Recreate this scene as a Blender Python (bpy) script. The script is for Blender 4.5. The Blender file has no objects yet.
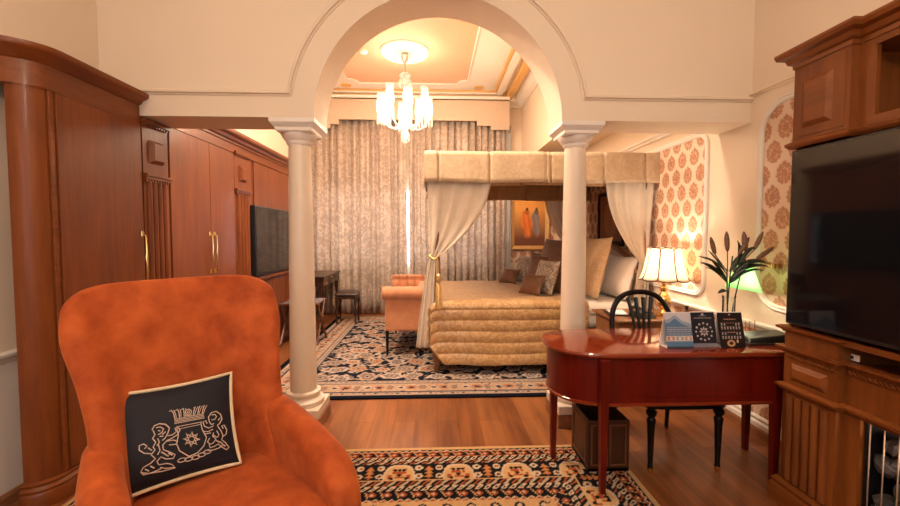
import bpy, math, random
import numpy as np
from mathutils import Vector, Matrix
random.seed(7); RNG = np.random.default_rng(7)
PI = math.pi
SC = bpy.context.scene
COL = SC.collection

# ------------------------------------------------------------------ materials
def lin(*c):
    return tuple(((v/255)/12.92 if v/255 <= .04045 else ((v/255+.055)/1.055)**2.4) for v in c)
class NT:
    def __init__(s, name):
        s.m = bpy.data.materials.new(name); s.m.use_nodes = True
        s.t = s.m.node_tree; s.n = s.t.nodes; s.l = s.t.links
        s.b = s.n['Principled BSDF']; s.out = s.n['Material Output']
    def new(s, ty, **k):
        nd = s.n.new(ty)
        for a, v in k.items(): setattr(nd, a, v)
        return nd
    def coords(s, scale=(1,1,1), rot=(0,0,0)):
        tc = s.new('ShaderNodeTexCoord'); mp = s.new('ShaderNodeMapping')
        mp.inputs['Scale'].default_value = scale; mp.inputs['Rotation'].default_value = rot
        s.l.new(tc.outputs['Object'], mp.inputs['Vector']); return mp.outputs['Vector']
    def noise(s, vec, scale, detail=3, rough=.5, dist=0):
        n = s.new('ShaderNodeTexNoise'); n.inputs['Scale'].default_value = scale
        n.inputs['Detail'].default_value = detail; n.inputs['Roughness'].default_value = rough
        n.inputs['Distortion'].default_value = dist
        s.l.new(vec, n.inputs['Vector']); return n.outputs['Fac']
    def ramp(s, fac, stops):
        r = s.new('ShaderNodeValToRGB'); e = r.color_ramp.elements
        while len(e) < len(stops): e.new(.5)
        for i, (p, c) in enumerate(stops): e[i].position = p; e[i].color = (*c, 1)
        s.l.new(fac, r.inputs['Fac']); return r.outputs['Color']
    def mix(s, fac, a, b, mode='MIX'):
        m = s.new('ShaderNodeMix', data_type='RGBA', blend_type=mode)
        for k, v in ((0, fac), (6, a), (7, b)):
            if isinstance(v, (int, float)): m.inputs[k].default_value = v
            elif isinstance(v, tuple): m.inputs[k].default_value = (*v, 1)
            else: s.l.new(v, m.inputs[k])
        return m.outputs[2]
    def bump(s, fac, strength=.2, dist=.002):
        b = s.new('ShaderNodeBump'); b.inputs['Strength'].default_value = strength
        b.inputs['Distance'].default_value = dist
        s.l.new(fac, b.inputs['Height']); s.l.new(b.outputs['Normal'], s.b.inputs['Normal'])
    def set(s, color=None, rough=None, metal=None, coat=None, sheen=None, spec=None):
        if color is not None:
            if isinstance(color, tuple): s.b.inputs['Base Color'].default_value = (*color, 1)
            else: s.l.new(color, s.b.inputs['Base Color'])
        if rough is not None: s.b.inputs['Roughness'].default_value = rough
        if metal is not None: s.b.inputs['Metallic'].default_value = metal
        if coat is not None: s.b.inputs['Coat Weight'].default_value = coat; s.b.inputs['Coat Roughness'].default_value = .12
        if sheen is not None: s.b.inputs['Sheen Weight'].default_value = sheen; s.b.inputs['Sheen Roughness'].default_value = .4
        if spec is not None: s.b.inputs['Specular IOR Level'].default_value = spec
        return s.m
def plain(name, c, rough=.5, metal=0, coat=None, var=.06, vs=8, sheen=None, spec=None, bump=0):
    t = NT(name); v = t.coords(); f = t.noise(v, vs)
    a = tuple(min(1, x*(1+var)) for x in c); b = tuple(x*(1-var) for x in c)
    if bump: t.bump(t.noise(v, 250, 2), bump, .001)
    return t.set(t.ramp(f, [(.3, b), (.7, a)]), rough, metal, coat, sheen, spec)
def wood(name, dark, light, axis=2, rough=.35, coat=.3, scale=9, spec=.35):
    t = NT(name); s = [1, 1, 1]; s[axis] = .06
    v = t.coords(tuple(s)); f = t.noise(v, scale*4, 5, .6, .4)
    s2 = [1, 1, 1]; s2[axis] = .18
    g = t.noise(t.coords(tuple(s2)), scale*.7, 3, .5, 1.2)
    c = t.mix(.45, t.ramp(f, [(.3, dark), (.7, light)]), t.ramp(g, [(.3, dark), (.7, light)]))
    return t.set(c, rough, 0, coat, None, spec)
def emit(name, c, st):
    t = NT(name); e = t.new('ShaderNodeEmission'); e.inputs['Color'].default_value = (*c, 1)
    e.inputs['Strength'].default_value = st; t.l.new(e.outputs[0], t.out.inputs['Surface']); return t.m
def glass(name, tint=(1,1,1), gl=.35, rough=.02, diff=0):
    t = NT(name)
    tr = t.new('ShaderNodeBsdfTransparent'); tr.inputs['Color'].default_value = (*tint, 1)
    g = t.new('ShaderNodeBsdfGlossy'); g.inputs['Roughness'].default_value = rough
    fr = t.new('ShaderNodeLayerWeight'); fr.inputs['Blend'].default_value = gl
    m = t.new('ShaderNodeMixShader'); t.l.new(fr.outputs['Fresnel'], m.inputs[0])
    t.l.new(tr.outputs[0], m.inputs[1]); t.l.new(g.outputs[0], m.inputs[2]); o = m
    if diff:
        d = t.new('ShaderNodeBsdfTranslucent'); d.inputs['Color'].default_value = (1, .97, .92, 1)
        d2 = t.new('ShaderNodeBsdfDiffuse'); d2.inputs['Color'].default_value = (.9, .88, .85, 1)
        a = t.new('ShaderNodeMixShader'); a.inputs[0].default_value = .4
        t.l.new(d.outputs[0], a.inputs[1]); t.l.new(d2.outputs[0], a.inputs[2])
        o = t.new('ShaderNodeMixShader'); o.inputs[0].default_value = diff
        t.l.new(m.outputs[0], o.inputs[1]); t.l.new(a.outputs[0], o.inputs[2])
    t.l.new(o.outputs[0], t.out.inputs['Surface']); return t.m
def cloth(name, c1, c2, scale=14, rough=.75, trans=0, sheen=.2, contrast=(.42, .58), tcol=None, bump=.15):
    """damask weave: scrolls made of a distorted noise between two close tones"""
    t = NT(name); v = t.coords(); f = t.noise(v, scale, 2, .5, 2.5)
    c = t.ramp(f, [(contrast[0], c1), (contrast[1], c2)])
    if bump: t.bump(f, bump, .003)
    t.set(c, rough, 0, None, sheen)
    if trans:
        d = t.new('ShaderNodeBsdfTranslucent')
        if tcol: d.inputs['Color'].default_value = (*tcol, 1)
        else: t.l.new(c, d.inputs['Color'])
        m = t.new('ShaderNodeMixShader'); m.inputs[0].default_value = trans
        t.l.new(t.b.outputs[0], m.inputs[1]); t.l.new(d.outputs[0], m.inputs[2])
        t.l.new(m.outputs[0], t.out.inputs['Surface'])
    return t.m
def patterned(name, rough=.9, sheen=0, spec=.3, bump=0):
    t = NT(name); a = t.new('ShaderNodeAttribute'); a.attribute_name = 'pattern'
    c = a.outputs['Color']
    if bump: t.bump(t.noise(t.coords(), 400, 2), bump, .002)
    return t.set(c, rough, 0, None, sheen, spec)

M = {}
M['wall'] = plain('wall_cream', (.775, .645, .515), .6, var=.015, vs=2, spec=.25)
M['wall_pale'] = plain('wall_pale', (.78, .70, .64), .6, var=.015, vs=2, spec=.25)
M['white'] = plain('trim_white', (.80, .74, .69), .4, var=.02)
M['ivory'] = plain('column_ivory', (.75, .625, .51), .35, var=.03, vs=5)
M['ceil_y'] = plain('ceiling_gold', (.78, .40, .265), .6, var=.02)
M['gold_strip'] = plain('gold_leaf_strip', (.70, .40, .14), .45, var=.15, vs=60)
M['wardrobe'] = wood('wardrobe_walnut', (.125, .027, .004), (.235, .062, .011), 2, .45, .06)
M['wardrobe_h'] = wood('wardrobe_walnut_rail', (.125, .027, .004), (.235, .062, .011), 1, .4, .12)
M['cab'] = wood('cabinet_teak', (.125, .032, .006), (.24, .072, .014), 2, .42, .1, 7)
M['cab_h'] = wood('cabinet_teak_rail', (.13, .033, .007), (.25, .074, .015), 1, .38, .1, 7)
M['mahog'] = wood('mahogany', (.070, .0025, .001), (.150, .0075, .002), 2, .32, .15, 8, .3)
M['mahog_top'] = wood('mahogany_top', (.15, .018, .006), (.24, .034, .010), 0, .12, .6, 6)
M['ebony'] = plain('ebonised_wood', (.007, .004, .003), .35, spec=.22)
M['darkwood'] = wood('dark_walnut', (.020, .007, .004), (.060, .021, .010), 2, .35, .15)
M['rackwood'] = wood('rack_walnut', (.09, .03, .014), (.17, .06, .03), 2, .35, .3)
M['oak'] = wood('bed_oak', (.14, .055, .02), (.27, .11, .045), 2, .35, .3)
M['skirt'] = wood('skirting_wood', (.20, .08, .035), (.33, .14, .06), 1, .4, .2)
M['brass'] = plain('brass', (.83, .55, .22), .22, 1)
M['gilt'] = plain('gilt_frame', (.72, .46, .19), .4, .6, var=.15, vs=40)
M['black'] = plain('black_plastic', (.012, .012, .014), .3)
M['screen'] = plain('screen_black', (.006, .006, .008), .07, var=0, spec=.4)
M['leather'] = plain('dark_leather', (.03, .017, .014), .3, coat=.3)
M['blackleather'] = plain('black_leather', (.012, .012, .014), .35)
M['paper'] = plain('paper_white', (.78, .72, .70), .6)
M['linen'] = plain('linen_white', (.82, .75, .68), .8, var=.03, sheen=.2, bump=.1)
M['glass'] = glass('clear_glass', (.97, .99, .98), .2)
M['crystal'] = glass('cut_crystal', (1, .99, .97), .55, .05, .35)
M['shade_glass'] = glass('lamp_glass', (1, .98, .95), .2, .1, .28)
M['bulb'] = emit('lit_bulb', (1, .82, .62), 28)
M['canvas'] = patterned('painted_canvas', .5)
M['wallpaper'] = patterned('rosette_wallpaper', .6)
M['rug'] = patterned('woven_rug', 1, 0, .03, .3)
M['card'] = patterned('printed_card', .35)
M['floorpot'] = plain('coal_black', (.05, .043, .043), .7, var=.3, vs=15)
M['barmetal'] = plain('worn_bar_metal', (.42, .30, .22), .5, .3)
M['cab_matte'] = plain('cabinet_teak_carved', (.16, .045, .010), .8, spec=.1)
M['steel'] = plain('brushed_steel', (.6, .55, .5), .3, 1)
M['cream_tuft'] = plain('headboard_cream', (.62, .45, .30), .7, sheen=.3)

t = NT('velvet_orange'); v = t.coords(); f = t.noise(v, 9, 6, .62, .15); f2 = t.noise(v, 2.2, 3, .5)
c = t.mix(.35, t.ramp(f, [(.32, (.25, .036, .007)), (.68, (.55, .115, .023))]), t.ramp(f2, [(.35, (.27, .040, .008)), (.65, (.52, .108, .022))]))
t.b.inputs['Sheen Tint'].default_value = (1, .5, .25, 1); t.bump(t.noise(v, 300, 2), .1, .001)
M['velvet'] = t.set(c, .72, 0, None, .35, .2)
M['salmon'] = plain('salmon_velvet', (.56, .235, .115), .7, var=.12, vs=12, sheen=.5)
M['navy'] = plain('navy_cotton', (.010, .009, .015), .7, bump=.15, spec=.3)
M['cord'] = plain('cream_cord', (.72, .55, .36), .6)
M['thread'] = plain('cream_thread', (.60, .45, .36), .55)
M['curtain'] = cloth('curtain_damask', (.49, .385, .32), (.65, .54, .455), 7, .5, .24, .3, (.45, .55))
M['drape'] = cloth('ivory_silk', (.89, .81, .71), (.91, .84, .74), 5, .5, .42, .3)
M['sheer'] = cloth('sheer_voile', (.80, .78, .78), (.84, .82, .82), 5, .7, .5, .2)
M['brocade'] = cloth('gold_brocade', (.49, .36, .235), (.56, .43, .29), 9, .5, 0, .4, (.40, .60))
M['quilt'] = cloth('quilt_damask', (.44, .245, .10), (.56, .345, .16), 11, .36, 0, .3, (.47, .53), bump=.25)
M['beige_p'] = cloth('beige_pillow', (.50, .32, .17), (.56, .37, .21), 12, .6)
M['brown_p'] = cloth('bronze_pillow', (.15, .062, .026), (.20, .09, .04), 10, .5)
M['brown_s'] = cloth('copper_pillow', (.13, .048, .019), (.175, .07, .03), 12, .45)
M['pattern_p'] = cloth('scroll_pillow', (.20, .155, .125), (.44, .36, .29), 14, .6, 0, .3, (.45, .53))
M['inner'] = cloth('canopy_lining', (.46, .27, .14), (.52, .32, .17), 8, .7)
M['pelmet'] = cloth('pelmet_silk', (.56, .43, .33), (.60, .47, .37), 22, .6)
M['leaf'] = plain('lily_leaf', (.018, .026, .012), .35, var=.3, vs=20)
M['bud'] = plain('lily_bud', (.16, .075, .045), .5, var=.35, vs=30)
M['stem'] = plain('lily_stem', (.03, .05, .018), .5)
t = NT('parchment_shade'); t.set((.85, .76, .64), .8)
d = t.new('ShaderNodeBsdfTranslucent'); d.inputs['Color'].default_value = (.98, .86, .72, 1)
m_ = t.new('ShaderNodeMixShader'); m_.inputs[0].default_value = .78
t.l.new(t.b.outputs[0], m_.inputs[1]); t.l.new(d.outputs[0], m_.inputs[2]); t.l.new(m_.outputs[0], t.out.inputs['Surface'])
M['lampshade'] = t.m
t = NT('green_glass_shade'); t.set((.40, .80, .42), .2)
d = t.new('ShaderNodeBsdfTranslucent'); d.inputs['Color'].default_value = (.62, 1, .60, 1)
m_ = t.new('ShaderNodeMixShader'); m_.inputs[0].default_value = .75
t.l.new(t.b.outputs[0], m_.inputs[1]); t.l.new(d.outputs[0], m_.inputs[2]); t.l.new(m_.outputs[0], t.out.inputs['Surface'])
M['green'] = t.m
# plank floor: boards run along Y
t = NT('plank_floor'); v = t.coords((1, 1, 1), (0, 0, PI/2))
br = t.new('ShaderNodeTexBrick'); br.offset = .37; br.offset_frequency = 2
for k, x in (('Scale', 1), ('Brick Width', 1.25), ('Row Height', .165), ('Mortar Size', .0012), ('Mortar Smooth', .1), ('Bias', 0)):
    br.inputs[k].default_value = x
br.inputs['Color1'].default_value = (.0, .0, .0, 1); br.inputs['Color2'].default_value = (1, 1, 1, 1); br.inputs['Mortar'].default_value = (.5, .5, .5, 1)
t.l.new(v, br.inputs['Vector'])
g = t.noise(t.coords((1, .05, 1)), 15, 5, .6, .5); g2 = t.noise(t.coords((1, .12, 1)), 9, 3, .5, 1)
c = t.mix(.5, t.ramp(g, [(.38, (.075, .016, .004)), (.62, (.33, .108, .028))]), t.ramp(g2, [(.38, (.09, .019, .005)), (.62, (.30, .095, .026))]))
c = t.mix(.42, c, t.ramp(br.outputs['Color'], [(0, (.08, .018, .006)), (1, (.37, .15, .055))]))
c = t.mix(br.outputs['Fac'], c, (.07, .022, .01))
M['floor'] = t.set(c, .33, 0, .08, None, .4)

# ------------------------------------------------------------------ mesh tools
class MB:
    def __init__(s): s.v = []; s.f = []
    def add(s, vs, fs):
        o = len(s.v); s.v += [tuple(p) for p in vs]; s.f += [tuple(i+o for i in f) for f in fs]; return s
    def box(s, x0, x1, y0, y1, z0, z1):
        return s.add([(x0,y0,z0),(x1,y0,z0),(x1,y1,z0),(x0,y1,z0),(x0,y0,z1),(x1,y0,z1),(x1,y1,z1),(x0,y1,z1)],
                     [(0,3,2,1),(4,5,6,7),(0,1,5,4),(1,2,6,5),(2,3,7,6),(3,0,4,7)])
    def frustum(s, x0, x1, y0, y1, z0, X0, X1, Y0, Y1, z1):
        return s.add([(x0,y0,z0),(x1,y0,z0),(x1,y1,z0),(x0,y1,z0),(X0,Y0,z1),(X1,Y0,z1),(X1,Y1,z1),(X0,Y1,z1)],
                     [(0,3,2,1),(4,5,6,7),(0,1,5,4),(1,2,6,5),(2,3,7,6),(3,0,4,7)])
    def lathe(s, prof, c=(0,0,0), n=24, sx=1, sy=1):
        k = len(prof); vs = []
        for r, z in prof:
            for i in range(n):
                a = 2*PI*i/n; vs.append((c[0]+r*sx*math.cos(a), c[1]+r*sy*math.sin(a), c[2]+z))
        fs = [(j*n+i, j*n+(i+1)%n, (j+1)*n+(i+1)%n, (j+1)*n+i) for j in range(k-1) for i in range(n)]
        fs += [tuple(range(n))[::-1], tuple((k-1)*n+i for i in range(n))]
        return s.add(vs, fs)
    def tube(s, pts, r, n=8):
        P = [Vector(p) for p in pts]; R = r if isinstance(r, (list, tuple)) else [r]*len(P)
        vs = []; prev = None
        for i, p in enumerate(P):
            t = (P[min(i+1, len(P)-1)] - P[max(i-1, 0)]).normalized()
            if prev is None:
                up = Vector((0,0,1)) if abs(t.z) < .9 else Vector((1,0,0)); a = t.cross(up).normalized()
            else: a = (prev - t*prev.dot(t)).normalized()
            prev = a; b = t.cross(a)
            for k in range(n):
                q = 2*PI*k/n; vs.append(p + (a*math.cos(q)+b*math.sin(q))*R[i])
        m = len(P)
        fs = [(j*n+i, j*n+(i+1)%n, (j+1)*n+(i+1)%n, (j+1)*n+i) for j in range(m-1) for i in range(n)]
        fs += [tuple(range(n))[::-1], tuple((m-1)*n+i for i in range(n))]
        return s.add(vs, fs)
    def prism(s, poly, z0, z1):
        n = len(poly); vs = [(x, y, z0) for x, y in poly]+[(x, y, z1) for x, y in poly]
        return s.add(vs, [tuple(range(n))[::-1], tuple(range(n, 2*n))]+[(i, (i+1)%n, (i+1)%n+n, i+n) for i in range(n)])
    def sweep(s, path, prof, N=(0,0,1), closed=False):
        P = [Vector(p) for p in path]; N = Vector(N); m = len(P); k = len(prof); vs = []
        for i, p in enumerate(P):
            tn = (P[(i+1)%m]-p).normalized() if (closed or i < m-1) else None
            tp = (p-P[i-1]).normalized() if (closed or i > 0) else None
            tn = tn or tp; tp = tp or tn
            a, b = tp.cross(N), tn.cross(N); mm = (a+b).normalized(); sc = 1/max(.3, mm.dot(b))
            vs += [p+mm*(q[0]*sc)+N*q[1] for q in prof]
        r = m if closed else m-1
        fs = [(j*k+i, j*k+(i+1)%k, ((j+1)%m)*k+(i+1)%k, ((j+1)%m)*k+i) for j in range(r) for i in range(k)]
        if not closed: fs += [tuple(range(k))[::-1], tuple((m-1)*k+i for i in range(k))]
        return s.add(vs, fs)
    def grid(s, fn, nu, nv, closeu=False):
        vs = [fn(i/(nu if closeu else nu-1), j/(nv-1)) for j in range(nv) for i in range(nu)]
        r = nu if closeu else nu-1
        return s.add(vs, [(j*nu+i, j*nu+(i+1)%nu, (j+1)*nu+(i+1)%nu, (j+1)*nu+i) for j in range(nv-1) for i in range(r)])
    def xf(s, mat):
        s.v = [tuple(mat @ Vector(p)) for p in s.v]; return s
    def join(s, o): return s.add(o.v, o.f)

def wloc(o):
    l = Vector((0,0,0))
    while o: l += o.location; o = o.parent
    return l
def obj(name, mb, mat, parent=None, smooth=None, bevel=0, solid=0, sub=0, world=False):
    """one mesh object; top-level meshes get their origin at the base centre"""
    vs = np.array(mb.v, dtype=float); loc = Vector((0,0,0))
    if parent is None:
        lo, hi = vs.min(0), vs.max(0); loc = Vector(((lo[0]+hi[0])/2, (lo[1]+hi[1])/2, lo[2]))
        vs = vs - np.array(loc)
    elif world: vs = vs - np.array(wloc(parent))
    me = bpy.data.meshes.new(name); me.from_pydata(vs.tolist(), [], mb.f)
    import bmesh
    bm = bmesh.new(); bm.from_mesh(me); bmesh.ops.recalc_face_normals(bm, faces=bm.faces); bm.to_mesh(me); bm.free()
    me.materials.append(mat)
    o = bpy.data.objects.new(name, me); COL.objects.link(o); o.location = loc
    if parent is not None: o.parent = parent
    if bevel:
        b = o.modifiers.new('bevel', 'BEVEL'); b.width = bevel; b.segments = 2; b.limit_method = 'ANGLE'; b.angle_limit = .7
    if solid:
        d = o.modifiers.new('solid', 'SOLIDIFY'); d.thickness = solid; d.offset = 0
    if sub:
        d = o.modifiers.new('sub', 'SUBSURF'); d.levels = sub; d.render_levels = sub
    if smooth or sub:
        for p in me.polygons: p.use_smooth = True
        if smooth == 'auto':
            ang = math.radians(38); me.calc_loop_triangles()
            bm = bmesh.new(); bm.from_mesh(me)
            for e in bm.edges:
                if len(e.link_faces) == 2 and e.calc_face_angle(0) > ang: e.smooth = False
            bm.to_mesh(me); bm.free()
    return o
def tag(o, label, cat, group=None):
    o['label'] = label; o['category'] = cat
    if group: o['group'] = group
    return o
def thing(name, label, cat, loc=(0,0,0), rz=0, group=None):
    o = bpy.data.objects.new(name, None); COL.objects.link(o); o.empty_display_size = .1
    o.location = loc; o.rotation_euler = (0,0,rz); return tag(o, label, cat, group)
def struct(name, mb, mat, parent=None, **k):
    o = obj(name, mb, mat, parent, world=parent is not None, **k)
    if parent is None: o['kind'] = 'structure'
    return o
def copy_tree(o, parent=None):
    c = o.copy(); COL.objects.link(c); c.parent = parent
    for ch in list(o.children): copy_tree(ch, c)
    return c
def painted(name, corner, U, V, w, h, res, fn, mat, parent=None, thick=.004, label=None):
    """flat panel w x h spanned by unit vectors U, V with a colour pattern; solid, thick along -normal"""
    nu, nv = int(w/res)+2, int(h/res)+2
    u = np.linspace(0, w, nu); v = np.linspace(0, h, nv); UU, VV = np.meshgrid(u, v)
    col = fn(UU, VV)
    C0, U, V = np.array(corner, float), np.array(U, float), np.array(V, float); N = np.cross(U, V)
    pts = C0 + UU[..., None]*U + VV[..., None]*V
    front = pts.reshape(-1, 3); nf = len(front)
    back = np.array([C0-N*thick, C0+U*w-N*thick, C0+U*w+V*h-N*thick, C0+V*h-N*thick])
    idx = np.arange(nf).reshape(nv, nu)
    q = np.stack([idx[:-1, :-1], idx[:-1, 1:], idx[1:, 1:], idx[1:, :-1]], -1).reshape(-1, 4)
    faces = q.tolist()
    b = [nf, nf+1, nf+2, nf+3]
    faces += [[b[3], b[2], b[1], b[0]], idx[0, ::-1].tolist()+[b[0], b[1]], idx[::-1, -1].tolist()+[b[1], b[2]],
              idx[-1, :].tolist()+[b[2], b[3]], idx[:, 0].tolist()+[b[3], b[0]]]
    allv = np.vstack([front, back])
    if parent is None:
        lo, hi = allv.min(0), allv.max(0); loc = np.array([(lo[0]+hi[0])/2, (lo[1]+hi[1])/2, lo[2]])
    else: loc = np.array(wloc(parent))
    me = bpy.data.meshes.new(name); me.from_pydata((allv-loc).tolist(), [], faces)
    at = me.color_attributes.new('pattern', 'FLOAT_COLOR', 'POINT')
    cc = np.ones((len(allv), 4), np.float32); cc[:nf, :3] = col.reshape(-1, 3); cc[nf:, :3] = col.reshape(-1, 3)[0]
    at.data.foreach_set('color', cc.ravel()); me.materials.append(mat)
    o = bpy.data.objects.new(name, me); COL.objects.link(o)
    if parent is None: o.location = loc
    else: o.parent = parent
    return o

# ------------------------------------------------------------------ the room
XL, XR, YA0, YA1, ZC, YB, YR = -2.30, 2.34, 2.90, 3.24, 4.0, 7.5, -2.4
ZBM = 2.278
struct('floor', MB().box(XL-.1, XR+.1, YR-.1, YB+.2, -.1, 0), M['floor'])
struct('ceiling', MB().box(XL-.1, XR+.1, YR-.1, YB+.2, ZC, ZC+.1), M['white'])
wl = struct('wall_left', MB().box(XL-.1, XL, YR-.1, YB+.2, 0, ZC), M['wall'])
wr = struct('wall_right', MB().box(XR, XR+.1, YR-.1, YB+.2, 0, ZC), M['wall'])
# back wall with a window opening behind the curtains
wx0, wx1, wz0, wz1 = -2.22, 1.10, .85, 2.32
wb = struct('wall_back', MB().box(XL, wx0, YB, YB+.2, 0, ZC).box(wx1, XR, YB, YB+.2, 0, ZC)
            .box(wx0, wx1, YB, YB+.2, 0, wz0).box(wx0, wx1, YB, YB+.2, wz1, ZC), M['wall'])
win = struct('window_1', MB().box(wx0, wx1, YB+.06, YB+.12, wz0, wz0+.06).box(wx0, wx1, YB+.06, YB+.12, wz1-.06, wz1)
             .box(wx0, wx0+.06, YB+.06, YB+.12, wz0, wz1).box(wx1-.06, wx1, YB+.06, YB+.12, wz0, wz1)
             .box(-.60, -.54, YB+.06, YB+.12, wz0, wz1), M['white'])
obj('pane', MB().box(wx0+.05, wx1-.05, YB+.085, YB+.09, wz0+.05, wz1-.05), M['glass'], win, world=True)
# wall behind the camera with a window
rx0, rx1, rz0, rz1 = -1.5, .7, .9, 2.6
struct('wall_rear', MB().box(XL, rx0, YR-.2, YR, 0, ZC).box(rx1, XR, YR-.2, YR, 0, ZC)
       .box(rx0, rx1, YR-.2, YR, 0, rz0).box(rx0, rx1, YR-.2, YR, rz1, ZC), M['wall'])
win = struct('window_2', MB().box(rx0, rx1, YR-.12, YR-.06, rz0, rz0+.06).box(rx0, rx1, YR-.12, YR-.06, rz1-.06, rz1)
             .box(rx0, rx0+.06, YR-.12, YR-.06, rz0, rz1).box(rx1-.06, rx1, YR-.12, YR-.06, rz0, rz1)
             .box(-.43, -.37, YR-.12, YR-.06, rz0, rz1), M['white'])
obj('pane', MB().box(rx0+.05, rx1-.05, YR-.095, YR-.09, rz0+.05, rz1-.05), M['glass'], win, world=True)
# bulkhead over the bed side
struct('wall_upper_right', MB().box(1.64, XR, YA1, YB, 2.78, ZC), M['wall'])
struct('trim_13', MB().sweep([(XR, YB, 2.44), (XR, YA1, 2.44)], [(0, 0), (.02, 0), (.03, .02), (.05, .03), (.05, .05), (0, .05)]), M['white'])
# arch wall
AX, AR, NA = .041, .886, 48
mb = MB(); xa, xb = AX-AR, AX+AR
for y, fl in ((YA0, 0), (YA1, 1)):
    arc = [(AX-AR*math.cos(PI*i/NA), y, ZBM+AR*math.sin(PI*i/NA)) for i in range(NA+1)]
    vs = arc + [(p[0], y, ZC) for p in arc]
    mb.add(vs, [(i, i+1, i+NA+2, i+NA+1) for i in range(NA)])
    mb.add([(XL, y, ZBM), (xa, y, ZBM), (xa, y, ZC), (XL, y, ZC)], [(0,1,2,3)])
    mb.add([(xb, y, ZBM), (XR, y, ZBM), (XR, y, ZC), (xb, y, ZC)], [(0,1,2,3)])
arc = [(AX-AR*math.cos(PI*i/NA), ZBM+AR*math.sin(PI*i/NA)) for i in range(NA+1)]
mb.add([(x, YA0, z) for x, z in arc]+[(x, YA1, z) for x, z in arc], [(i, i+1, i+NA+2, i+NA+1) for i in range(NA)])
for a, b in ((XL, xa), (xb, XR)): mb.add([(a,YA0,ZBM),(b,YA0,ZBM),(b,YA1,ZBM),(a,YA1,ZBM)], [(0,1,2,3)])
mb.add([(XL,YA0,ZC),(XR,YA0,ZC),(XR,YA1,ZC),(XL,YA1,ZC)], [(0,1,2,3)])
wa = struct('wall_arch', mb, M['wall'])
# raised picture rail that bends around the arch
pr = [(0, 0), (.038, 0), (.038, .008), (.028, .009), (.024, .024), (.010, .024), (0, .010)]
R2 = 1.085; zr = 2.462; a0 = math.asin((zr-ZBM)/R2)
path = [(XL+.01, YA0, zr)] + [(AX-R2*math.cos(a0+(PI-2*a0)*i/40), YA0, ZBM+R2*math.sin(a0+(PI-2*a0)*i/40)) for i in range(41)] + [(XR-.001, YA0, zr)]
struct('trim_1', MB().sweep(path, pr, (0,-1,0)), M['wall'], smooth='auto')
struct('trim_2', MB().sweep([(XR, YA0, zr), (XR, YR, zr)], [(a-.034, b) for a, b in pr], (-1,0,0)), M['wall'])
struct('trim_3', MB().sweep([(XL, YR, zr), (XL, YA0, zr)], [(a-.034, b) for a, b in pr], (1,0,0)), M['wall'])

# ceiling of the bedroom: bands, gold field, crown
zc = ZC
fx0, fx1, fy0, fy1, nr = -1.42, .565, 4.05, 6.85, .17
pts = []
for cx, cy, a in ((fx1, fy0, PI), (fx1, fy1, -PI/2), (fx0, fy1, 0), (fx0, fy0, PI/2)):
    for i in range(9):
        q = a - (PI/2)*(i/8); pts.append((cx+nr*math.cos(q), cy+nr*math.sin(q)))
# order so that the notch curves run from one side to the next
poly = []
def notch(cx, cy, s, e):
    for i in range(9):
        q = s+(e-s)*i/8; poly.append((cx+nr*math.cos(q), cy+nr*math.sin(q)))
notch(fx0, fy0, PI/2, 0); notch(fx1, fy0, PI, PI/2); notch(fx1, fy1, -PI/2, -PI); notch(fx0, fy1, 0, -PI/2)
struct('trim_4', MB().prism(poly, zc-.006, zc-.0005), M['ceil_y'])
rim = [(-.014, 0), (-.014, -.016), (0, -.022), (.014, -.016), (.014, 0)]
struct('trim_5', MB().sweep([(x, y, zc) for x, y in poly], rim, closed=True), M['white'])
def ring(x0, x1, y0, y1, w, z0, z1):
    m = MB(); m.box(x0, x0+w, y0, y1, z0, z1); m.box(x1-w, x1, y0, y1, z0, z1)
    m.box(x0+w, x1-w, y0, y0+w, z0, z1); m.box(x0+w, x1-w, y1-w, y1, z0, z1); return m
struct('trim_6', ring(-1.90, 1.115, 3.62, 7.20, .055, zc-.025, zc-.0005), M['gold_strip'], bevel=.01)
struct('trim_7', ring(-1.99, 1.235, 3.50, 7.30, .115, zc-.05, zc-.001), M['white'], bevel=.008)
struct('trim_8', ring(-2.13, 1.43, 3.36, 7.38, .12, zc-.085, zc-.001), M['gold_strip'], bevel=.012)
cp = [(0, 0), (.18, 0), (.18, -.03), (.15, -.05), (.13, -.10), (.07, -.15), (.035, -.17), (.035, -.20), (0, -.20)]
struct('trim_9', MB().sweep([(XL, YA1, zc), (XL, YB, zc), (1.64, YB, zc), (1.64, YA1, zc)], cp), M['white'])
tag(obj('ceiling_rose', MB().lathe([(.335, 0), (.335, -.02), (.31, -.045), (.26, -.05), (.22, -.035), (.10, -.06), (.06, -.085), (.0, -.09)], (-.40, 5.68, zc-.006), 40),
        M['white'], smooth='auto'), 'round white plaster ceiling rose above the crystal chandelier', 'ceiling rose')
for i, (x, y) in enumerate(((-1.49, 6.99), (.78, 7.02))):
    o = obj('ceiling_vent', MB().lathe([(.085, 0), (.085, -.012), (.07, -.016), (.05, -.01), (.03, -.016), (0, -.016)], (x, y, zc), 20), M['gold_strip'], smooth='auto')
    tag(o, ('small round gold ceiling grille left of the chandelier near the pelmet', 'small round gold ceiling grille right of the chandelier near the pelmet')[i], 'grille', 'gold ceiling grilles')
tag(obj('smoke_detector', MB().lathe([(.055, 0), (.055, -.02), (.04, -.035), (0, -.038)], (-.97, 5.70, zc-.006), 20), M['paper'], smooth='auto'),
    'small white smoke detector on the gold ceiling field', 'smoke detector')

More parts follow.
